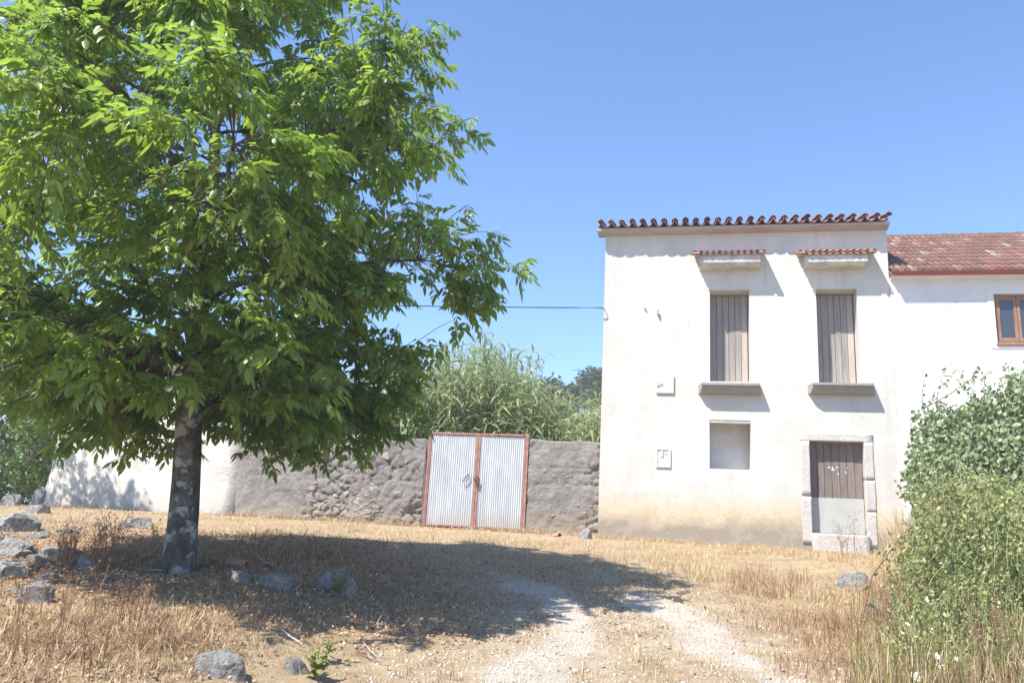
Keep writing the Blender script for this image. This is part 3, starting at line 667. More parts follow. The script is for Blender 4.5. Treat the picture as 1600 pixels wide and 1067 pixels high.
wr, frr = rough_wall('rubble_wall', 'rough grey block wall between the metal gate and the house', ga1+.02, XL-.004, GD+.02, fac(880, 688, GD)[1], .45, None, 13)
# stones that show in the walls
def stone_mesh(seed, sub=2):
    import bmesh
    bm = bmesh.new(); bmesh.ops.create_icosphere(bm, subdivisions=sub, radius=1.0)
    rs = np.random.default_rng(seed)
    co = np.array([v.co for v in bm.verts])
    for _ in range(9):
        n = rs.normal(size=3); n /= np.linalg.norm(n); dd = rs.uniform(.55, .9); k = co@n
        co = co-np.where(k > dd, k-dd, 0)[:, None]*n
    co = co*(1+.16*fbm(co[:, 0]*2+seed, co[:, 1]*2, co[:, 2]*2, 4, seed))[:, None]
    for v, c in zip(bm.verts, co): v.co = Vector(c)
    me = bpy.data.meshes.new('stone'); bm.to_mesh(me); bm.free(); return me
stones = [stone_mesh(100+i, 1) for i in range(8)]
for s_ in stones: s_.materials.append(M['rubble'])
def wall_stone(root, fr, x, z, sx, sz, k):
    y = float(fr(np.array([[x]]), np.array([[z]]))[0, 0, 1])
    o = mobj('stone', stones[k % 8], None, root); o.location = (x, y+.03, z); o.scale = (sx, .05, sz); o.rotation_euler = (random.uniform(-.3, .3), random.uniform(-.6, .6), random.uniform(-.3, .3))
Ll = a_g0-aL; k = 0
for i in range(105):
    px = random.uniform(480, 600); py = random.triangular(752, 815, 802)
    a, z = fac(px, py, GD); x = a-(aL+a_g0)/2
    if abs(x) < Ll/2-.05: wall_stone(wl, frl, x, z, random.uniform(.05, .15), random.uniform(.035, .08), k); k += 1
for (px, py, s1, s2) in ((577, 705, .17, .12), (602, 712, .17, .13), (566, 725, .18, .07), (613, 733, .11, .08), (590, 740, .15, .05), (492, 752, .06, .10), (460, 712, .15, .1), (447, 700, .14, .08), (425, 697, .15, .07), (480, 695, .14, .06), (505, 694, .13, .06), (530, 694, .15, .06), (556, 693, .13, .06), (620, 690, .12, .06), (640, 688, .12, .05), (625, 795, .13, .05), (641, 786, .14, .06), (622, 770, .12, .05), (637, 720, .12, .06)):
    a, z = fac(px, py, GD); wall_stone(wl, frl, a-(aL+a_g0)/2, z, s1, s2, k); k += 1
for i in range(14):
    px = random.uniform(835, 928); py = random.uniform(695, 825); a, z = fac(px, py, GD); x = a-(ga1+.02+XL)/2
    if abs(x) < (XL-ga1)/2-.12: wall_stone(wr, frr, x, z, random.uniform(.06, .13), random.uniform(.03, .06), k); k += 1

# ------------------------------------------------------------------ old white barn behind the tree
bd = GD+.10
b0 = fac(73, 760, bd)[0]; b1 = fac(392, 700, bd)[0]; bzt = fac(390, 585, bd)[1]
barn = thing('barn', 'old barn with patchy white plaster front half hidden by the walnut tree', 'barn', fworld(b0, bd, 0), -YAW)
BW = b1-b0; xs_ = np.linspace(0, BW, 90); zs_ = np.linspace(-.3, bzt, 40)
def bf(X, Z):
    y = .03*fbm(X*.9, Z*.9, 0, 4, 41)+.010*fbm(X*7, Z*7, 0, 3, 42)+ .45*S(X, BW-.55, BW)**2 - .12*S(-Z, -.9, .2)
    return np.stack([X+.10*(Z < 9)*0+ (Z*.03)*(1-X/BW), y, Z], -1)
V, Fc = grid_mesh(xs_, zs_, bf)
a = M['barn']
bo = mobj('front_wall', npmesh('front_wall', V, Fc), a, barn, smooth=True)
# centre the right-hand grey of the material on the corner
for nd in a.node_tree.nodes:
    if nd.type == 'MATH' and nd.operation == 'ADD' and abs(nd.inputs[1].default_value-7.0) < 1e-6: nd.inputs[1].default_value = -(BW-1.05)
q = MB(); q.add([(BW, .45, -.3), (BW, 7.0, -.3), (BW, 7.0, bzt), (BW, 3.6, bzt+1.15), (BW, .45, bzt)], [(0, 1, 2, 3, 4)]); q.add([(.06, 0, -.3), (.06, 7, -.3), (.06, 7, bzt), (.06, 3.6, bzt+1.15), (.06, 0, bzt)], [(4, 3, 2, 1, 0)]); q.add([(0, 7.0, -.3), (BW, 7.0, -.3), (BW, 7, bzt), (0, 7, bzt)], [(3, 2, 1, 0)]); q.build('side_wall', M['mortar'], barn)
xg = np.arange(-.15, BW+.15, .035); yg = np.concatenate([np.linspace(-.28, 3.6, 16), np.linspace(3.75, 7.3, 8)])
V, Fc = grid_mesh(xg, yg, lambda X, Y: np.stack([X, Y, bzt+.06+np.where(Y < 3.6, Y, 7.2-Y)*.32+.05*np.cos(X/.21*2*math.pi)], -1)); mobj('roof', npmesh('roof', V, Fc), M['oldtile'], barn, smooth=True)

# ------------------------------------------------------------------ leaves and mass geometry
def rot_z(a): c, s = np.cos(a), np.sin(a); z = np.zeros_like(c); o = np.ones_like(c); return np.stack([np.stack([c, -s, z], -1), np.stack([s, c, z], -1), np.stack([z, z, o], -1)], -2)
def rot_y(a): c, s = np.cos(a), np.sin(a); z = np.zeros_like(c); o = np.ones_like(c); return np.stack([np.stack([c, z, s], -1), np.stack([z, o, z], -1), np.stack([-s, z, c], -1)], -2)
def rot_x(a): c, s = np.cos(a), np.sin(a); z = np.zeros_like(c); o = np.ones_like(c); return np.stack([np.stack([o, z, z], -1), np.stack([z, c, -s], -1), np.stack([z, s, c], -1)], -2)
def inst(Vp, Fp, P, Rm, sc):
    "copies of a small mesh: P (n,3), Rm (n,3,3), sc (n,) or (n,3)"
    n = len(P); sc = np.asarray(sc); sc = sc[:, None, None] if sc.ndim == 1 else sc[:, None, :]
    W = np.einsum('nij,nkj->nki', Rm, Vp[None]*sc)+P[:, None, :]
    Fq = Fp[None]+(np.arange(n)*len(Vp))[:, None, None]
    return W.reshape(-1, 3), Fq.reshape(-1, Fp.shape[1])
def cat(parts):
    Vs, Fs, o = [], [], 0
    for v, f in parts: Vs.append(v); Fs.append(f+o); o += len(v)
    return np.concatenate(Vs), np.concatenate(Fs)
def leaflet(L, W, d, side, fold=.35, curl=.25):
    "pointed leaf blade from the origin along d; returns V, F(tris)"
    d = np.array(d, float); d /= np.linalg.norm(d); side = np.array(side, float); side -= d*(side@d); side /= np.linalg.norm(side); nn = np.cross(side, d)
    def P(t, w, b): return d*(t*L)+side*(w*W)+nn*(b*W)-np.array([0, 0, 1])*(curl*L*t*t)
    V = np.array([P(0, 0, 0), P(.38, -.5, fold*.5), P(.38, 0, 0), P(.38, .5, fold*.5), P(.74, -.36, fold*.4), P(.74, 0, 0), P(.74, .36, fold*.4), P(1, 0, -.05)])
    Fq = np.array([(0, 1, 2), (0, 2, 3), (1, 4, 5), (1, 5, 2), (2, 5, 6), (2, 6, 3), (4, 7, 5), (5, 7, 6)])
    return V, Fq
def compound(seed):
    "walnut leaf: arching stalk along +x with hanging leaflets"
    r = np.random.default_rng(seed); parts = []; L = .30
    st = [np.array([t*L, 0, .10*t*L-.55*L*t*t*r.uniform(.7, 1.2)]) for t in np.linspace(0, 1, 5)]
    def at_(t): i = min(int(t*4), 3); f_ = t*4-i; return st[i]*(1-f_)+st[i+1]*f_
    for a_, b_ in zip(st[:-1], st[1:]):
        w_ = np.array([0, .0025, 0]); parts.append((np.array([a_-w_, a_+w_, b_+w_, b_-w_]), np.array([(0, 1, 2), (0, 2, 3)])))
    for t in (.42, .68, .92):
        for sd in (-1, 1):
            d = np.array([.42+r.uniform(-.15, .25), sd*r.uniform(.45, .85), -r.uniform(.15, .85)])
            v, f_ = leaflet(r.uniform(.105, .15), r.uniform(.052, .07), d, np.cross(d, [0, 0, 1])+np.array([.5, 0, .2*sd])*0, .35, r.uniform(.15, .4)); parts.append((v+at_(t), f_))
    v, f_ = leaflet(.16, .072, [.8, r.uniform(-.2, .2), -.6], [0, 1, 0], .3, .35); parts.append((v+at_(1), f_))
    return cat(parts)
COMP = [compound(50+i) for i in range(6)]

def envelope(z):
    return .94*np.interp(z, [1.0, 1.35, 1.8, 2.3, 3.1, 4.6, 5.9, 6.4, 7.2, 8.0, 8.6], [1.0, 1.9, 2.65, 2.6, 3.25, 2.95, 2.75, 2.5, 1.9, 1.0, .3])
def crown_x(z): return float(np.interp(z, [0, 1, 3, 4.6, 6.2, 8.6], [0, 0, -.1, -.35, -.65, -1.1]))
def build_walnut():
    base = TREE.copy(); base[2] -= .05
    root = thing('walnut_tree', 'large leafy walnut tree with lichen spotted trunk in front of the barn', 'tree', base)
    K = .98
    tr = MB(); zz = np.linspace(-.1, 7.2, 30)
    ax = lambda z: np.array([float(np.interp(z, [0, 1.5, 2.2, 4, 7.5], [.0, -.13, -.10, -.25, -.8]))+.03*math.sin(z*1.7), .03*z+.05*math.sin(z*1.3+1), z])
    rad = lambda z: float(np.interp(z, [-.1, .15, .5, 1.6, 2.2, 3.5, 7.2], [.20, .158, .138, .128, .12, .075, .015]))
    pts = [ax(z) for z in zz]
    # trunk: lumpy cross-section
    n = 20; V = []; Fq = []
    for i, (p, z) in enumerate(zip(pts, zz)):
        for k in range(n):
            t = 2*math.pi*k/n
            r_ = rad(z)*(1+.10*float(vn(math.cos(t)*1.3+5, math.sin(t)*1.3, z*1.6, 61))+.05*float(vn(math.cos(t)*4, math.sin(t)*4, z*6, 62))+(.25*max(0, math.sin(3*t+.6))*max(0, .35-z) if z < .35 else 0))
            V.append(p+np.array([math.cos(t)*r_, math.sin(t)*r_, 0]))
    for i in range(len(zz)-1):
        for k in range(n): Fq.append((i*n+k, i*n+(k+1) % n, (i+1)*n+(k+1) % n, (i+1)*n+k))
    tr.add(V, Fq); tr.build('trunk', M['bark'], root, smooth=True)
    r = np.random.default_rng(11); skel = []; brm = MB()
    for z in np.linspace(2.0, 7.1, 24): skel.append((ax(z), rad(z)))
    tips = []
    for i in range(28):
        z0 = 1.6+5.0*(i/27)**.9; az = i*2.39996+.5; Rm = envelope(min(z0+1.0, 7.6))*r.uniform(.72, .9)
        if i < 5 and math.sin(az) < -.3: z0 += .7
        s0 = ax(z0); P = [s0]; rise = r.uniform(.25, .55)
        for t in np.linspace(.2, 1, 5):
            rr = Rm*t; bend = .18*math.sin(t*3+i)
            P.append(s0+np.array([math.cos(az+bend)*rr, math.sin(az+bend)*rr, rr*rise*(1.15-.45*t)+ .05*r.normal()]))
        r0 = rad(z0)*.55; rs = [r0*(1-.8*t) for t in np.linspace(0, 1, 6)]
        q = MB(); q.tube(P, rs, 8); q.build('limb', M['bark'], root, smooth=True)
        for t in np.linspace(.15, 1, 9):
            j = min(int(t*5), 4); f_ = t*5-j; skel.append((P[j]*(1-f_)+P[j+1]*f_, rs[j]*(1-f_)+rs[j+1]*f_))
    sp_ = np.array([s[0] for s in skel]); sr_ = np.array([s[1] for s in skel])
    # bough tips through the crown volume
    tips = []; tries = 0
    while len(tips) < 1150 and tries < 60000:
        tries += 1
        z = 1.15+7.35*r.uniform()**1.22; R_ = float(envelope(z)); az = r.uniform(0, 2*math.pi)
        bul = .13*math.exp(-((az if az < math.pi else az-2*math.pi)/.55)**2)*math.exp(-((z-3.2)/.55)**2)
        lob = 1+bul+.17*float(vn(math.cos(az)*1.7+3, math.sin(az)*1.7, z*.85, 71))+.12*float(vn(math.cos(az)*4, math.sin(az)*4, z*2.1, 72))
        rr = R_*lob*(1-.34*float(S(z, 3.2, 6.0))*max(0, -math.sin(az+.35)))*math.sqrt(r.uniform(.16, 1.0)); p = np.array([crown_x(z)+math.cos(az)*rr, .05+math.sin(az)*rr, z])
        if r.uniform(0, R_*R_) > max(R_*R_*.3, 0)+5: pass
        if float(fbm(p[0]*.85+9, p[1]*.85, p[2]*.95, 2, 77)) < -.33: continue
        if p[1] < .6 and abs(p[0]+.05-.36*p[1]) < .55 and z < 1.65+.1*p[1]: continue
        if z < 1.5 and p[0] < -.1 and r.uniform() < .55: continue
        if z < 1.5 and abs(p[0]) < .6: continue
        tips.append(p)
    for _ in range(105):      # inner boughs round the fork
        z = r.uniform(1.9, 3.7); az = r.uniform(0, 2*math.pi); rr = r.uniform(.4, 1.9); p = np.array([crown_x(z)-.35+math.cos(az)*rr*1.2, -.35+math.sin(az)*rr, z])
        tips.append(p)
    tips = np.array(tips)
    sky_n = 0; LP = []; LA = []; LT = []; LS = []
    for p in tips:
        d = np.linalg.norm((sp_-p)*np.array([1, 1, 1.25])+np.array([0, 0, .2]), axis=1); j = int(np.argmin(d)); s0 = sp_[j]
        dv = p-s0; L = np.linalg.norm(dv)
        mid = s0+dv*.5+np.array([0, 0, .10*L]); r0 = min(max(sr_[j]*.5, .008), .004+.014*L)
        brm.tube([s0, s0+dv*.25+np.array([0, 0, .07*L]), mid, s0+dv*.78+np.array([0, 0, .06*L]), p], [r0, r0*.8, r0*.6, r0*.45, .003], 5, False)
        nl = r.integers(10, 17); oaz = math.atan2(dv[1], dv[0])
        for k in range(nl):
            t = r.uniform(.45, 1.0); q = s0+dv*t+np.array([0, 0, .08*L*(1-t)*2])
            if L > .9: q = p-dv/L*r.uniform(0, .55)
            LP.append(q); LA.append(oaz+r.normal()*1.15); LT.append(r.normal()*.35); LS.append(r.uniform(.42, .88))
    o = brm.build('branches', M['twig'], root); tag(o, kind='stuff')
    LP = np.array(LP); LA = np.array(LA); LT = np.array(LT); LS = np.array(LS); n = len(LP)
    pit = r.normal(size=n)*.3-.02
    Rm = rot_z(LA)@rot_y(pit)@rot_x(LT); kind = r.integers(0, 6, n)
    wp = LP+base; px, py, dep = project(wp)
    vis = (px > 0) & (px < 1600) & (py > 0) & (py < 1067)
    score = dep+np.where(vis, 0, 100)-.25*np.linalg.norm(LP-np.array([.2, 0, 3.]), axis=1)
    order = np.argsort(score); single = np.zeros(n, bool); single[order[:300]] = True
    parts = []
    for k in range(6):
        mk = (kind == k) & ~single
        parts.append(inst(*COMP[k], LP[mk], Rm[mk], LS[mk]))
    global THIN; sel = r.uniform(size=n) < .13; THIN = cat([inst(*COMP[k], LP[(kind == k) & sel], Rm[(kind == k) & sel], LS[(kind == k) & sel]) for k in range(6)])
    V, Fq = cat(parts); cr_ = mobj('crown', npmesh('crown', V, Fq), M['leaf'], root); tag(cr_, kind='stuff')
    mes = []
    for k in range(6): me = npmesh('leaf', *COMP[k]); me.materials.append(M['leaf']); mes.append(me)
    for i in order[:300]:
        o = mobj('leaf', mes[kind[i]], None, root); mm = Matrix(Rm[i].tolist()).to_4x4(); mm.translation = Vector(LP[i]); o.matrix_local = Matrix.LocRotScale(Vector(LP[i]), Matrix(Rm[i].tolist()).to_quaternion(), Vector((LS[i],)*3))
    return root, n
walnut, nleaf = build_walnut()
# a second walnut stands just outside the picture: its shade falls on the barn front
def shade_tree():
    root = thing('walnut_tree', 'second walnut tree standing beside the far corner of the barn', 'tree', (-12.4, 16.6, float(g(-12.4, 16.6))), RAD(140))
    for c in walnut.children:
        if c.name.split('.')[0] in ('trunk', 'limb', 'branches'):
            o = c.copy(); COL.objects.link(o); o.parent = root
        if c.name.split('.')[0] == 'crown':
            o = mobj('crown', npmesh('crown', *THIN), M['leaf'], root); tag(o, kind='stuff')
    root.scale = (.85, .85, .8)
shade_tree()

# ------------------------------------------------------------------ giant cane behind the wall
def cane_mass():
    r = np.random.default_rng(5); Vs = []; stems = MB()
    n = 760; P = []; A = []; Sx = []; Sb = []
    for i in range(n):
        px = r.uniform(560, 955); d = -r.uniform(1.6, 6.5)
        top = np.interp(px, [560, 640, 690, 730, 770, 800, 830, 850, 875, 940, 960], [585, 565, 552, 545, 532, 560, 562, 600, 622, 618, 625])+r.uniform(-8, 80)
        a, z1 = fac(px, top, d); a2, z2 = fac(px, 690, d)
        H = z1+r.uniform(-.1, .3)
        if r.uniform() < .35: H *= r.uniform(.55, .9)
        lean = r.normal(size=2)*.22
        b = fworld(a, d, 0); b[2] = float(g(b[0], b[1]))
        sp_ = [b+np.array([lean[0]*t*t*H*.25, lean[1]*t*t*H*.25, t*H]) for t in np.linspace(0, 1, 5)]
        stems.tube(sp_, [.016, .014, .012, .009, .003], 4, False)
        for t in np.arange(.25, 1.0, .10/H):
            q = b+np.array([lean[0]*t*t*H*.25, lean[1]*t*t*H*.25, t*H]); P.append(q); A.append(r.uniform(0, 2*math.pi)); Sx.append(r.uniform(.75, 1.25)*(1 if t < .85 else .75)); Sb.append(r.uniform(-.9, .35)-(.25 if t > .85 else 0))
    # long strap leaf, arching over
    ts = np.linspace(0, 1, 6); V = []; wd = [.018, .03, .028, .022, .013, .002]
    for t, w_ in zip(ts, wd):
        V += [(.55*t-.10*t*t, -w_, .34*t-.62*t*t), (.55*t-.10*t*t, w_, .34*t-.62*t*t)]
    V = np.array(V); Fq = np.array([(2*i, 2*i+1, 2*i+3) for i in range(5)]+[(2*i, 2*i+3, 2*i+2) for i in range(5)])
    P = np.array(P); Rm = rot_z(np.array(A))@rot_y(np.array(Sb))@rot_x(r.normal(size=len(P))*.4)
    V, Fq = inst(V, Fq, P, Rm, np.array(Sx))
    o = mobj('cane_thicket', npmesh('cane_thicket', V, Fq), M['reedleaf']); tag(o, 'tall pale green giant cane thicket behind the gate wall', 'cane', kind='stuff')
    st = stems.build('cane_stems', M['cane']); tag(st, 'dry straight stems of the cane thicket behind the wall', 'cane', kind='stuff')
cane_mass()

# ------------------------------------------------------------------ leafy trees and bushes made of leaf clumps
SL = leaflet(1.0, .6, [1, 0, -.1], [0, 1, 0], .3, .2)
SQ = (np.array([(0, 0, 0), (.5, -.3, .08), (.5, .3, .08), (1, 0, -.1)]), np.array([(0, 1, 2), (1, 3, 2)]))
def blob_tree(name, label, base, H, W, n, ls, mat, seed, z0=.15, group=None, catg='tree', shape=1.0):
    root = thing(name, label, catg, base, 0, group); r = np.random.default_rng(seed)
    q = MB(); q.tube([(0, 0, -.2), (.05*W, 0, H*.35), (0, .03*W, H*.75)], [H*.03+.02, H*.022+.012, .01], 7)
    for k in range(6):
        a = k*1.1; q.tube([(.03*W, 0, H*(.22+.07*k)), (math.cos(a)*W*.22, math.sin(a)*W*.22, H*(.40+.07*k))], [H*.012+.006, .004], 5)
    q.build('trunk', M['twig'], root)
    nb_ = 26; C = []
    for k in range(nb_):
        z = r.uniform(z0, .95); w_ = W*.5*math.sqrt(max(.05, 1-((z-.5)/.55)**2))*(1-.45*(z > .6)*shape*(z-.6)/.4); a = r.uniform(0, 2*math.pi); rr = w_*math.sqrt(r.uniform(.2, 1)); C.append((math.cos(a)*rr, math.sin(a)*rr, z*H, r.uniform(.13, .26)*min(W, H)))
    C = np.array(C); k = r.integers(0, nb_, n); dv = r.normal(size=(n, 3)); dv /= np.linalg.norm(dv, axis=1)[:, None]
    P = C[k, :3]+dv*(C[k, 3]*np.cbrt(r.uniform(.15, 1, n)))[:, None]*np.array([1, 1, .8])
    P = P[P[:, 2] > .02]; m_ = len(P)
    Rm = rot_z(r.uniform(0, 6.28, m_))@rot_y(r.normal(size=m_)*.6+.2)@rot_x(r.normal(size=m_)*.7)
    V, Fq = inst(*SQ, P, Rm, r.uniform(.6, 1.3, m_)*ls)
    o = mobj('crown', npmesh('crown', V, Fq), mat, root); tag(o, kind='stuff'); return root
for i, (px, top, dist, W, lab) in enumerate(((915, 574, 62, 6.0, 'tallest dark far tree behind the cane beside the plastered house'), (868, 604, 60, 5.5, 'rounded far tree rising low between the cane and the tallest far tree'), (1010, 600, 70, 9, 'broad far tree standing hidden behind the plastered house'), (893, 598, 75, 7, 'farthest grey green tree behind the rounded and tallest far trees'))):
    if i == 2: continue
    d = ray(px, top); P = CAM+d*(dist/d[1]); gz_ = float(g(P[0], P[1]))
    blob_tree('far_tree', lab, (P[0], P[1], gz_), P[2]-gz_+.4, W, 5200, .42, M['fartree'], 300+i, .2, 'far trees beyond the cane', shape=1.3)
for i, (px, py, dist, H, W, lab) in enumerate(((30, 770, 24, 4.2, 4.2, 'bright green bush between the rocks and the barn corner'), (-60, 770, 27, 6.5, 6, 'tall dark bush left of the bright bush beside the barn'), (62, 760, 31, 5.0, 4.0, 'green bush farther back touching the barn corner'))):
    d = ray(px, py); P = CAM+d*(dist/d[1])
    blob_tree('bush', lab, (P[0], P[1], float(g(P[0], P[1]))), H, W, 7000, .17, M['bush'], 320+i, .04, 'bushes beside the barn', 'bush', .3)

# ------------------------------------------------------------------ rocks
def rock_mesh(seed, sub=4):
    import bmesh
    bm = bmesh.new(); bmesh.ops.create_icosphere(bm, subdivisions=sub, radius=1.0); r = np.random.default_rng(seed)
    co = np.array([v.co for v in bm.verts])
    for _ in range(24):
        n = r.normal(size=3); n /= np.linalg.norm(n); dd = r.uniform(.45, .85); k = co@n; co = co-np.where(k > dd, (k-dd), 0)[:, None]*n
    lay = np.floor(co[:, 2]*3.2+.25*vn(co[:, 0]*2, co[:, 1]*2, 0, seed)).astype(np.int64); hz_ = hsh(lay, lay*0+seed, lay*0, 3)
    co[:, :2] *= (1+.22*(hz_-.5))[:, None]; co[:, 2] = np.where(co[:, 2] > .42, .42+(co[:, 2]-.42)*.35, co[:, 2])/.62
    L = np.linalg.norm(co, axis=1)[:, None]; u = co/L
    co = co*(1+.16*fbm(u[:, 0]*1.7+seed, u[:, 1]*1.7, u[:, 2]*1.7, 3, seed)+.07*np.abs(fbm(u[:, 0]*5, u[:, 1]*5+seed, u[:, 2]*7, 4, seed+1))-.05*(np.abs(vn(co[:, 0]*1.1+seed, co[:, 1]*1.1, co[:, 2]*5.5, seed+4)) < .10))[:, None]
    for v, c in zip(bm.verts, co): v.co = Vector(c)
    me = bpy.data.meshes.new('rock'); bm.to_mesh(me); bm.free(); me.materials.append(M['rock']); return me
ROCKS = [  # px left, right, py base, py top, label
 (300, 404, 1066, 1016, 'angular pale grey boulder with split faces beside a rounder one'), (432, 490, 1056, 1018, 'small round grey boulder with a crack in the dry grass'),
 (486, 566, 930, 876, 'boulder with green sprouts on it in the walnut shade'), (395, 466, 924, 888, 'low knobbly grey rock sunk between trunk and sprouting boulder'), (350, 402, 912, 886, 'flat bluish grey rock lying in shade beside the trunk'),
 (182, 252, 826, 799, 'flat topped grey rock by the barn foot behind the trunk'), (-30, 78, 832, 790, 'broad smooth pale rock outcrop above the mossy ledges'), (-40, 62, 872, 836, 'pale ledge under the broad smooth outcrop'), (45, 128, 878, 846, 'long layered grey ledge with dark shaded cracks'), (105, 172, 894, 862, 'dark ledge tapering into the dead weeds beside the trunk'), (-30, 48, 905, 872, 'cracked ledge between the pale ledge and the mossy block'), (40, 92, 915, 886, 'small broken ledge step above the mossy block'), (18, 92, 944, 908, 'low stone block with yellow moss on its top'),
 (35, 80, 802, 782, 'small grey rock against the barn corner'), (-10, 40, 790, 765, 'pale rock at the foot of the bright bush'), (42, 74, 780, 757, 'pale stacked rock touching the barn corner'),
 (490, 516, 834, 829, 'flat pale stone lying before the rubble wall'), (532, 566, 829, 823, 'pale flagstone showing at the rubble wall foot'), (606, 646, 851, 846, 'flat pale stone on the edge of the tree shade'),
 (897, 932, 842, 821, 'dark jagged rock at the corner of the plastered house'), (1302, 1368, 918, 888, 'pale tilted slab half buried in dry grass near the brambles'), (1340, 1400, 975, 930, 'pale rock hidden in weeds below the tilted slab'), (215, 250, 895, 880, 'little grey stone near the trunk foot')]
for i, (l, r_, b, t, lab) in enumerate(ROCKS):
    P = ghit((l+r_)/2, b); dep = (P-CAM)@FW; w_ = (r_-l)/F*dep/2; h_ = (b-t)/F*dep
    o = mobj('rock', rock_mesh(500+i), None); dy = w_*.75
    yc = P[1]+dy*.8; xc = P[0]*(yc/P[1]); zg = float(g(xc, yc))
    o.location = (xc, yc, zg-.05); top_z = P[2]+h_
    hz_ = max(top_z-zg, .05)*1.05+.02
    o.scale = (w_*1.08, dy, hz_*1.0); o.rotation_euler = (0, 0, 0); tag(o, lab, 'rock', 'limestone rocks in the yard')

heap = [rock_mesh(560+i, 3) for i in range(6)]; rr_ = np.random.default_rng(19)
for i in range(26):
    px = rr_.uniform(-15, 165); py = rr_.uniform(822, 935)
    if px > 150-(py-822)*.6: continue
    P = ghit(px, py); s_ = rr_.uniform(.08, .26); o = mobj('rock', heap[i % 6], None); o.location = Vector(P)+Vector((0, 0, -.03)); o.scale = (s_, s_*rr_.uniform(.6, .9), s_*rr_.uniform(.3, .55)); o.rotation_euler = (rr_.normal()*.15, rr_.normal()*.15, rr_.uniform(0, 6.28))
    tag(o, 'lichen mottled small stone in the low rock heap beside the walnut', 'rock', 'small stones of the rock heap')

# ------------------------------------------------------------------ dry grass, litter, gravel
def scatter(n, wfn, y0=3.6, y1=17.2, seed=1):
    r = np.random.default_rng(seed); out = []
    while sum(map(len, out)) < n:
        # sample evenly in view: more close by
        y = y0+(y1-y0)*r.uniform(0, 1, n)**1.25; x = r.uniform(-1, 1, n)*(y*.70+.8)
        ok = r.uniform(0, 1, n) < wfn(x, y)
        # not inside buildings
        a = (np.stack([x, y], -1)-FO[:2])@UA[:2]; dd = (np.stack([x, y], -1)-FO[:2])@UN[:2]
        ok &= dd > np.where(a > XL, .05, -.36)
        out.append(np.stack([x, y], -1)[ok])
    P = np.concatenate(out)[:n]; return np.column_stack([P, g(P[:, 0], P[:, 1])])
def blades(P, h, wd, lean, seed, flat=0):
    r = np.random.default_rng(seed); n = len(P); az = r.uniform(0, 2*math.pi, n); H = h*r.uniform(.45, 1.4, n)*np.clip(.75+1.1*fbm(P[:, 0]*.9, P[:, 1]*.9, 0, 3, 91), .25, 1.7); ln = np.abs(r.normal(size=n))*lean+.05+flat
    dx, dy = np.cos(az), np.sin(az); W = wd*r.uniform(.6, 1.4, n); sx, sy = -dy*W, dx*W
    ang = np.minimum(ln, 1.5); m1 = .5*H; z1 = m1*np.cos(ang*.5); o1 = m1*np.sin(ang*.5); ang2 = np.minimum(ang*1.35, 1.75); z2 = z1+m1*np.cos(ang2); o2 = o1+m1*np.sin(ang2)
    base = P-np.array([0, 0, .01])
    V = np.stack([base-np.stack([sx, sy, 0*sx], -1), base+np.stack([sx, sy, 0*sx], -1), base+np.stack([dx*o1-sx*.7, dy*o1-sy*.7, z1], -1), base+np.stack([dx*o1+sx*.7, dy*o1+sy*.7, z1], -1), base+np.stack([dx*o2, dy*o2, z2], -1)], 1)
    Fq = np.array([(0, 1, 3), (0, 3, 2), (2, 3, 4)])[None]+(np.arange(n)*5)[:, None, None]
    return V.reshape(-1, 3), Fq.reshape(-1, 3)
def patch(x, y, s, sd): return fbm(np.asarray(x)*s, np.asarray(y)*s, 0, 3, sd)
def tufts(n, k, spread, wfn, seed, **kw):
    C = scatter(n, wfn, seed=seed, **kw); r = np.random.default_rng(seed+1)
    P = np.repeat(C, k, 0); P[:, :2] += r.normal(size=(len(P), 2))*spread; P[:, 2] = g(P[:, 0], P[:, 1]); return P
def w_straw(x, y):
    tr, li, _ = zones(x, y); return np.clip((1-tr*1.15)*(1-.55*li)*(.42+1.5*patch(x, y, 1.0, 33)), 0.03, 1)
def w_right(x, y):
    tr, li, _ = zones(x, y); return np.clip(S(x, .12*y-.3, .12*y+1.4)*(1-tr*1.1)*(.6+.8*patch(x, y, .9, 34)), 0, 1)
grass = []
grass.append(blades(scatter(44000, w_straw, seed=3), .05, .0026, 1.3, 4))
grass.append(blades(scatter(26000, w_straw, seed=23)+np.array([0, 0, .015]), .20, .0022, .01, 24, 1.35))
grass.append(blades(tufts(4200, 9, .05, w_straw, 5), .08, .0024, 1.2, 6))
grass.append(blades(tufts(3000, 12, .06, w_right, 7, y0=4.5), .15, .0024, 1.15, 8))
# fringe along the wall feet
def w_wall(x, y):
    a = (np.stack([x, y], -1)-FO[:2])@UA[:2]; dd = (np.stack([x, y], -1)-FO[:2])@UN[:2]; return np.where(dd < np.where(a > XL, .6, .25), .9, 0.)*(.4+patch(x, y, 1.5, 35))
grass.append(blades(tufts(900, 9, .05, w_wall, 9, y0=13.5, y1=20), .12, .003, .9, 10))
V, Fc = cat(grass); o = mobj('dry_grass', npmesh('dry_grass', V, Fc), M['straw']); tag(o, 'straw coloured dry grass growing over the yard', 'grass', kind='stuff')
def w_weed(x, y):
    tr, li, _ = zones(x, y); return np.clip(S(-x, -.2, 1.2)*(1-tr)*(.35+1.2*patch(x, y, .9, 36)), 0, 1)*(1-S(y, 8.5, 11))
def w_rweed(x, y): return np.clip(S(x, .20*y, .33*y)*(1-S(x, .44*y+.4, .5*y+1))*(1-S(y, 10, 12.5))*(.5+1.1*patch(x, y, 1.1, 38)), 0, 1)
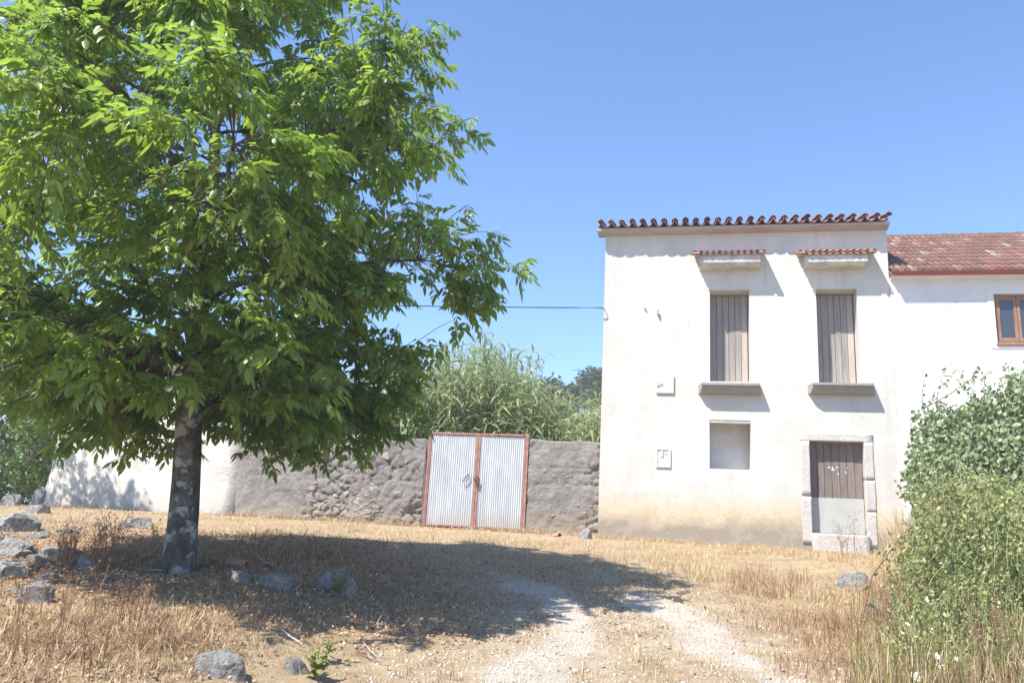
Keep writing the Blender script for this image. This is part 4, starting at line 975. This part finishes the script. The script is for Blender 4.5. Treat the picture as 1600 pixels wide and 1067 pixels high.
V, Fc = cat([blades(tufts(2300, 9, .07, w_weed, 11), .11, .0026, 1.2, 12), blades(tufts(900, 9, .06, w_wall, 41, y0=13.5, y1=20), .10, .003, .9, 42), blades(tufts(1500, 9, .06, w_rweed, 43), .22, .0024, .8, 44)]); o = mobj('dead_undergrowth', npmesh('dead_undergrowth', V, Fc), M['brownweed']); tag(o, 'brown dead undergrowth on the banks and along the wall feet', 'grass', kind='stuff')
def flakes(P, s, seed, tilt=.5):
    r = np.random.default_rng(seed); n = len(P); P = P.copy(); P[:, 2] += .008+.02*r.uniform(0, 1, n)
    return inst(*SQ, P, rot_z(r.uniform(0, 6.28, n))@rot_y(r.normal(size=n)*tilt)@rot_x(r.normal(size=n)*tilt), s*r.uniform(.5, 1.4, n))
def w_lit(x, y):
    tr, li, _ = zones(x, y); return np.clip(li*1.1-.1+.1*patch(x, y, 1, 37), 0.03, 1)*(1-.6*tr)
V, Fc = flakes(scatter(30000, w_lit, seed=13), .032, 14); o = mobj('leaf_litter', npmesh('leaf_litter', V, Fc), M['litter']); tag(o, 'curled dead leaves littering the ground under the walnut', 'leaf litter', kind='stuff')
PB = (np.array([(1, 0, 0), (-1, 0, 0), (0, 1, 0), (0, -1, 0), (0, 0, .7), (0, 0, -.7)], float), np.array([(0, 2, 4), (2, 1, 4), (1, 3, 4), (3, 0, 4), (2, 0, 5), (1, 2, 5), (3, 1, 5), (0, 3, 5)]))
def w_peb(x, y): tr, li, _ = zones(x, y); return np.clip(tr*1.3-.05, .02, 1)
P = scatter(13000, w_peb, y1=14.5, seed=15); r = np.random.default_rng(16); n = len(P)
V, Fc = inst(*PB, P, rot_z(r.uniform(0, 6.28, n))@rot_x(r.normal(size=n)*.4), (.007+.012*r.uniform(0, 1, n)**3)[:, None]*r.uniform(.6, 1.3, (n, 3))); o = mobj('gravel', npmesh('gravel', V, Fc), M['pebble']); tag(o, 'pale loose gravel in the wheel ruts of the track', 'gravel', kind='stuff')

# ------------------------------------------------------------------ ivy, brambles and weeds on the right
def leaf_mass(name, label, catg, cen, rad_, n, ls, mat, seed, droop=.5, group=None, shell=.35, stems=14, leafmesh=None, stem_mat='twig'):
    cen = np.array(cen); base = np.array([cen[:, 0].mean(), cen[:, 1].mean(), 0]); base[2] = float(g(base[0], base[1]))
    root = thing(name, label, catg, base, 0, group); r = np.random.default_rng(seed)
    rad_ = np.array(rad_); k = r.choice(len(cen), n, p=(rad_.prod(1)**.66)/(rad_.prod(1)**.66).sum()); dv = r.normal(size=(n, 3)); dv /= np.linalg.norm(dv, axis=1)[:, None]
    P = cen[k]+dv*rad_[k]*(shell+(1-shell)*r.uniform(0, 1, n)**.5)[:, None]*(1+.45*fbm(cen[k, 0]+dv[:, 0]*2.5, cen[k, 1]+dv[:, 1]*2.5, dv[:, 2]*2.5, 4, seed))[:, None]
    ok = P[:, 2] > g(P[:, 0], P[:, 1])+.03; P = P[ok]; dv = dv[ok]; m_ = len(P)
    az = np.arctan2(dv[:, 1], dv[:, 0])+r.normal(size=m_)*.8
    Rm = rot_z(az)@rot_y(np.abs(r.normal(size=m_))*droop+.25)@rot_x(r.normal(size=m_)*.5)
    V, Fq = inst(*(leafmesh or SL), P-base, Rm, r.uniform(.55, 1.3, m_)*ls)
    o = mobj('foliage', npmesh('foliage', V, Fq), mat, root); tag(o, kind='stuff')
    q = MB()
    for i in range(stems):
        j = r.integers(0, len(P)); t = P[j]-base; f0 = np.array([t[0]*.6+r.normal()*.1, t[1]*.6, 0]); f0[2] = float(g(f0[0]+base[0], f0[1]+base[1]))-base[2]
        q.tube([f0, f0*.5+t*.5+np.array([0, 0, .12]), t], [.010, .007, .003], 5)
    q = q.build('stems', M[stem_mat], root); tag(q, kind='stuff'); return root
def at_px(px, py, y): d = ray(px, py); return CAM+d*(y/d[1])
IV = [(1590, 700, 12.2, 1.1, .9, .90), (1650, 660, 12.0, 1.0, .9, .85), (1525, 700, 12.6, .75, .7, .72), (1470, 700, 12.7, .5, .5, .68), (1455, 745, 12.4, .4, .5, .5), (1700, 700, 11.5, 1.2, 1., 1.2), (1560, 760, 11.8, 1.1, .9, .8)]
IVY = leaflet(1.0, .95, [1, 0, -.15], [0, 1, 0], .15, .25)
leaf_mass('ivy_hedge', 'dense glossy ivy hedge climbing in front of the whitewashed wall', 'hedge', [at_px(a, b, c) for a, b, c, *_ in IV], [(d, e, f) for *_, d, e, f in IV], 25000, .062, M['ivy'], 401, .9, None, .55, 20, IVY)
BR = [(1560, 860, 8.6, 1.0, .8, .75), (1500, 900, 8.0, .65, .6, .55), (1620, 900, 7.4, .9, .8, .75), (1505, 860, 9.4, .42, .6, .42), (1575, 960, 7.0, .6, .6, .42), (1530, 800, 10.4, .6, .6, .55), (1470, 935, 8.0, .3, .4, .28), (1500, 1010, 6.6, .3, .4, .22), (1420, 955, 7.6, .16, .3, .14), (1455, 880, 9.2, .2, .3, .2)]
leaf_mass('bramble_thicket', 'tangled green bramble thicket below the ivy hedge', 'bramble', [at_px(a, b, c) for a, b, c, *_ in BR], [(d, e, f) for *_, d, e, f in BR], 21000, .045, M['bramble'], 402, .6, None, .25, 60, None, 'redcane')
def cane(pts, label):
    P = [at_px(*p) for p in pts]; root = thing('bramble_cane', label, 'bramble', P[0], 0, 'arching bramble canes'); q = MB(); L = [p-P[0] for p in P]
    fine = []
    for i in range(len(L)-1):
        for t in np.linspace(0, 1, 6, endpoint=False): fine.append(L[i]*(1-t)+L[i+1]*t)
    fine.append(L[-1]); q.tube(fine, list(np.linspace(.009, .003, len(fine))), 5); q.build('stem', M['redcane'], root, smooth=True)
    r = np.random.default_rng(len(pts)+int(pts[0][0]))
    me = npmesh('leaf', *leaflet(.075, .05, [1, 0, -.2], [0, 1, 0], .3, .2)); me.materials.append(M['bramble'])
    for p in fine[3::2]:
        for k in range(3):
            o = mobj('leaf', me, None, root); o.location = Vector(p+r.normal(size=3)*.012); o.rotation_euler = (r.normal()*.4, r.uniform(0, .7), r.uniform(0, 6.28)); s = r.uniform(.6, 1.2); o.scale = (s, s, s)
def shoots(name, label, catg, n, box, h, ls, mat, stem, seed, droop=.5):
    "loose leafy shoots standing out of the thicket: box = px0, px1, py0, py1, depth0, depth1"
    r = np.random.default_rng(seed); q = MB(); P = []; A = []
    for i in range(n):
        b = at_px(r.uniform(box[0], box[1]), r.uniform(box[2], box[3]), r.uniform(box[4], box[5])); gz_ = float(g(b[0], b[1])); b[2] = max(b[2], gz_)
        a = r.uniform(0, 6.28); H = h*r.uniform(.5, 1.3); l_ = H*r.uniform(.15, .9)
        pts = [b+np.array([math.cos(a)*l_*t*t, math.sin(a)*l_*t*t, H*(t-.35*droop*t*t)]) for t in np.linspace(0, 1, 6)]
        q.tube(pts, [.0045, .004, .0035, .003, .002, .001], 4, False)
        for t in np.linspace(.25, 1, 11):
            j = min(int(t*5), 4); f_ = t*5-j; P.append(pts[j]*(1-f_)+pts[j+1]*f_); A.append(r.uniform(0, 6.28))
    P = np.array(P); m_ = len(P); Rm = rot_z(np.array(A))@rot_y(r.normal(size=m_)*.45+.2)@rot_x(r.normal(size=m_)*.4)
    V, Fq = inst(*SL, P, Rm, r.uniform(.5, 1.2, m_)*ls)
    o = mobj(name, npmesh(name, V, Fq), mat); tag(o, label, catg, kind='stuff')
    o2 = q.build(name+'_stems', M[stem], o); tag(o2, kind='stuff')
shoots('bramble_shoots', 'loose leafy shoots standing out of the bramble thicket', 'bramble', 380, (1425, 1600, 780, 985, 6.4, 9.6), .38, .050, M['bramble'], 'cane', 901)
shoots('ivy_shoots', 'stray ivy tendrils creeping up the whitewashed wall above the hedge', 'ivy', 45, (1440, 1600, 600, 700, 11.6, 12.9), .35, .07, M['ivy'], 'twig', 902, .2)
shoots('weed_shoots', 'green wild herbs among the dry grass beside the bramble thicket', 'weeds', 200, (1390, 1600, 930, 1060, 5.4, 7.6), .28, .032, M['bramble'], 'cane', 903, .2)
cane([(1345, 975, 7.6), (1362, 900, 7.7), (1405, 840, 7.9), (1460, 790, 8.2), (1525, 765, 8.6)], 'long red arching bramble cane reaching toward the doorstep')
cane([(1420, 960, 7.4), (1450, 880, 7.6), (1500, 825, 7.8), (1560, 800, 8.2)], 'shorter bramble cane bending over the thicket below the long one')
cane([(1440, 640, 12.4), (1490, 612, 12.3), (1520, 590, 12.2), (1530, 570, 12.2)], 'thin ivy topped cane poking above the hedge against the white wall')
# dry straw heap between door and hedge, and tall seeded weeds
r = np.random.default_rng(77)
P = np.array([at_px(r.triangular(1375, 1430, 1520), 800, 10.9+r.uniform(-1.6, 1.4)) for _ in range(3600)]); P[:, 2] = g(P[:, 0], P[:, 1])+np.abs(r.normal(size=len(P)))*.18
V, Fc = blades(P, .78, .0042, .5, 78); o = mobj('dry_reed_heap', npmesh('dry_reed_heap', V, Fc), M['straw']); tag(o, 'heap of tall dry straw stalks between the door and the ivy', 'dry grass', kind='stuff')
P = np.array([at_px(r.uniform(1330, 1600), 1000, r.uniform(5.3, 9.5)) for _ in range(3200)]); P[:, 2] = g(P[:, 0], P[:, 1])
V, Fc = cat([blades(P[:1500], .40, .0026, .6, 79)]); o = mobj('tall_dry_grass', npmesh('tall_dry_grass', V, Fc), M['straw']); tag(o, 'tall dry grass standing in front of the bramble thicket', 'grass', kind='stuff')
V, Fc = blades(P[1700:], .36, .004, .5, 80); o = mobj('green_grass', npmesh('green_grass', V, Fc), M['greenweed']); tag(o, 'green grass blades mixed through the roadside weeds', 'grass', kind='stuff')

def weed_proto(seed, h, seeds=True):
    r = np.random.default_rng(seed); q = MB(); n = r.integers(3, 6); Vs = []
    for i in range(n):
        a = r.uniform(0, 6.28); ln = r.uniform(.05, .3); H = h*r.uniform(.6, 1)
        pts = [np.array([math.cos(a)*ln*H*t*t, math.sin(a)*ln*H*t*t, t*H]) for t in np.linspace(0, 1, 6)]; q.tube(pts, list(np.linspace(.0035, .0012, 6)), 4)
        for k in range(r.integers(3, 7)):
            t = r.uniform(.35, .95); p = np.array([math.cos(a)*ln*H*t*t, math.sin(a)*ln*H*t*t, t*H]); b = r.uniform(0, 6.28); e = p+np.array([math.cos(b)*.06, math.sin(b)*.06, .06])*r.uniform(.6, 1.4); q.tube([p, e], [.0016, .001], 3)
            for _ in range(3): c = e+r.normal(size=3)*.008; q.add([c+np.array(v)*.006 for v in PB[0]], [tuple(f_) for f_ in PB[1]])
    me = bpy.data.meshes.new('weed'); me.from_pydata(q.v, [], q.f); me.update(); me.materials.append(M['brownweed']); return me
WP = [weed_proto(600+i, h) for i, h in enumerate((.45, .35, .55, .4))]
def weed(px, py, k, sc, label, group):
    P = ghit(px, py); o = mobj('dead_weed', WP[k % 4], None); o.location = Vector(P)-Vector((0, 0, .01)); o.rotation_euler = (0, 0, random.uniform(0, 6)); o.scale = (sc,)*3; tag(o, label, 'weed', group)
for i in range(34): weed(random.uniform(0, 260), random.uniform(960, 1064), i, random.uniform(.6, 1.1), 'dead brown seeded weed stalk on the bank below the mossy ledges', 'dead weeds on the bank')
for i in range(30): weed(random.uniform(85, 180), random.uniform(868, 900), i, random.uniform(.7, 1.25), 'dead dark weed stalk between the rock ledges and the walnut trunk', 'dead weeds by the ledges')
for i in range(8): weed(random.uniform(370, 430), random.uniform(855, 868), i, random.uniform(.5, .9), 'dead dark weed stalk standing alone behind the trunk shade', 'dead weeds behind the trunk')
for i in range(26): weed(random.uniform(1290, 1580), random.uniform(960, 1062), i, random.uniform(.7, 1.3), 'dead seeded weed stalk in front of the bramble thicket', 'dead weeds by the brambles')
for i in range(7): weed(random.uniform(1310, 1372), random.uniform(852, 880), i, random.uniform(1.2, 1.9), 'tall thin seeded weed rising before the plank door', 'weeds before the door')
# green sprouts
def sprout(px, py, n, h, ls, label, catg='plant', lift=0, mat='greenweed'):
    P = ghit(px, py); P[2] += lift; root = thing('green_sprout', label, catg, P); r = np.random.default_rng(int(px)); q = MB(); pts = []
    for i in range(n):
        a = r.uniform(0, 6.28); l_ = r.uniform(.1, .5)*h; H = h*r.uniform(.5, 1); e = np.array([math.cos(a)*l_, math.sin(a)*l_, H]); q.tube([(0, 0, 0), e*.5+np.array([0, 0, .05*h]), e], [.004, .003, .001], 4)
        for t in np.linspace(.3, 1, 5): pts.append(e*t)
    q.build('stem', M['greenweed'], root); pts = np.array(pts); m_ = len(pts); me = npmesh('leaf', *leaflet(ls, ls*.4, [1, 0, .1], [0, 1, 0], .3, .2)); me.materials.append(M[mat])
    for p in pts:
        o = mobj('leaf', me, None, root); o.location = Vector(p); o.rotation_euler = (r.normal()*.3, r.uniform(-.6, .4), r.uniform(0, 6.28)); s = r.uniform(.6, 1.2); o.scale = (s, s, s)
sprout(492, 1060, 8, .22, .09, 'bright green sprout beside the small round boulder'); sprout(508, 1035, 5, .2, .07, 'smaller green sprout behind the bright one near the boulder')
sprout(526, 932, 16, .26, .05, 'leafy green sprouts covering the front of the shaded boulder'); sprout(240, 838, 5, .25, .06, 'thin green sprout at the barn foot behind the trunk'); sprout(30, 930, 8, .12, .04, 'low green herb beside the mossy stone block')
# white wild flowers
pet = leaflet(.030, .022, [1, 0, .35], [0, 1, 0], .2, .0)
for i, (px, py, dep_, s) in enumerate(((1430, 1058, 5.9, 1.5), (1468, 1040, 6.1, 1.2), (1462, 1025, 6.2, 1.1), (1455, 985, 6.6, 1.0), (1417, 975, 6.8, .7), (1410, 988, 6.8, .7), (1495, 1030, 6.1, .8), (1447, 938, 7.2, .8), (1468, 882, 7.8, 1.1), (1445, 877, 7.9, .8), (1475, 960, 7., .8))):
    H = at_px(px, py, dep_); gz_ = float(g(H[0], H[1])); H[2] = max(H[2], gz_+.06)
    root = thing('white_flower', 'small white wild flower open among the weeds before the brambles', 'flower', (H[0], H[1], gz_), 0, 'white wild flowers'); hh = H[2]-gz_
    q = MB(); q.tube([(0, 0, 0), (.01, 0, hh*.5), (0, -.005, hh)], .002, 4); q.build('stem', M['greenweed'], root)
    me = npmesh('petal', *pet); me.materials.append(M['petal'])
    for k in range(6):
        o = mobj('petal', me, None, root); o.location = (0, -.005, hh); o.rotation_euler = (RAD(35), 0, k*math.pi/3); o.rotation_mode = 'XYZ'; o.scale = (s, s, s)
        o.rotation_euler = (Matrix.Rotation(RAD(50), 3, 'X')@Matrix.Rotation(k*math.pi/3, 3, 'Z')).to_euler()
    q = MB(); q.add([np.array(v)*.006*s+np.array([0, -.008, hh]) for v in PB[0]], [tuple(f_) for f_ in PB[1]]); q.build('flower_centre', M['eye'], root)
# sticks, shards
def stick(p0, p1, rad_, label):
    A = ghit(*p0); B_ = ghit(*p1); A[2] += .02; B_[2] += .03; q = MB(); mid = (A+B_)/2; r = np.random.default_rng(int(p0[0])); L = np.linalg.norm(B_-A)
    c = [np.zeros(3), (mid-A)*.6+r.normal(size=3)*.02*L, (mid-A)*1.3+r.normal(size=3)*.03*L, B_-A]; q.tube(c, [rad_, rad_*.9, rad_*.7, rad_*.4], 6); q.tube([c[2], c[2]+(B_-A)*.18+r.normal(size=3)*.08*L], [rad_*.6, rad_*.2], 5)
    o = q.build('dry_stick', M['stick'], smooth=True, loc=A); tag(o, label, 'stick', 'dry sticks on the bank')
for a_, b_, rr, lab in (((425, 982), (472, 1012), .009, 'pale dry stick lying on the straw above the two boulders'), ((462, 945), (474, 916), .006, 'thin pale stick propped below the knobbly rock'), ((555, 1020), (598, 1040), .006, 'pale bent twig on the bare bank edge beside the track'), ((566, 1000), (592, 1035), .005, 'thin twig crossing behind the bent twig on the bank edge'), ((75, 1012), (130, 1008), .008, 'grey stick lying flat among the dead bank weeds'), ((255, 978), (282, 950), .006, 'thin straw coloured stick leaning on the bank straw'), ((130, 858), (205, 862), .007, 'pale stick lying across the dark ledge weeds'), ((210, 900), (245, 850), .006, 'thin stick leaning against the walnut trunk foot'), ((205, 898), (270, 893), .010, 'curled pale root stick at the trunk foot'), ((475, 945), (485, 960), .005, 'short pale twig below the sprouting boulder')): stick(a_, b_, rr, lab)
for i, (px, py, s, lab) in enumerate(((418, 888, .10, 'broken terracotta tile piece lying above the flat bluish rock'), (385, 886, .12, 'dusty terracotta tile piece in the trunk shade'), (127, 1022, .05, 'small terracotta chip among the dead bank weeds'), (865, 838, .10, 'terracotta fragment at the foot of the block wall'))):
    me = tile_mesh('shard', s*1.6, s*.7, s*.6, True, .012, 6); o = mobj('tile_shard', me, M['shard']); P = ghit(px, py); o.location = Vector(P)+Vector((0, 0, -.01)); o.rotation_euler = (.12, .15, i*1.3); tag(o, lab, 'tile', 'terracotta fragments')

# ------------------------------------------------------------------ thin scattering volume added to lift the shadows like lens glare
hb = MB(); hb.box(-620, 620, -520, 920, -7.2, 15.0); hz = hb.build('shadow_lift_box', None); tag(hz, kind='stuff')
hm = bpy.data.materials.new('shadow_lift_volume'); hm.use_nodes = True; ht = hm.node_tree; ht.nodes.clear()
pv = ht.nodes.new('ShaderNodeVolumePrincipled'); pv.inputs['Color'].default_value = (.95, .96, 1, 1); pv.inputs['Density'].default_value = .0021; pv.inputs['Anisotropy'].default_value = 0.0
ho = ht.nodes.new('ShaderNodeOutputMaterial'); ht.links.new(pv.outputs[0], ho.inputs['Volume']); hz.data.materials.append(hm)
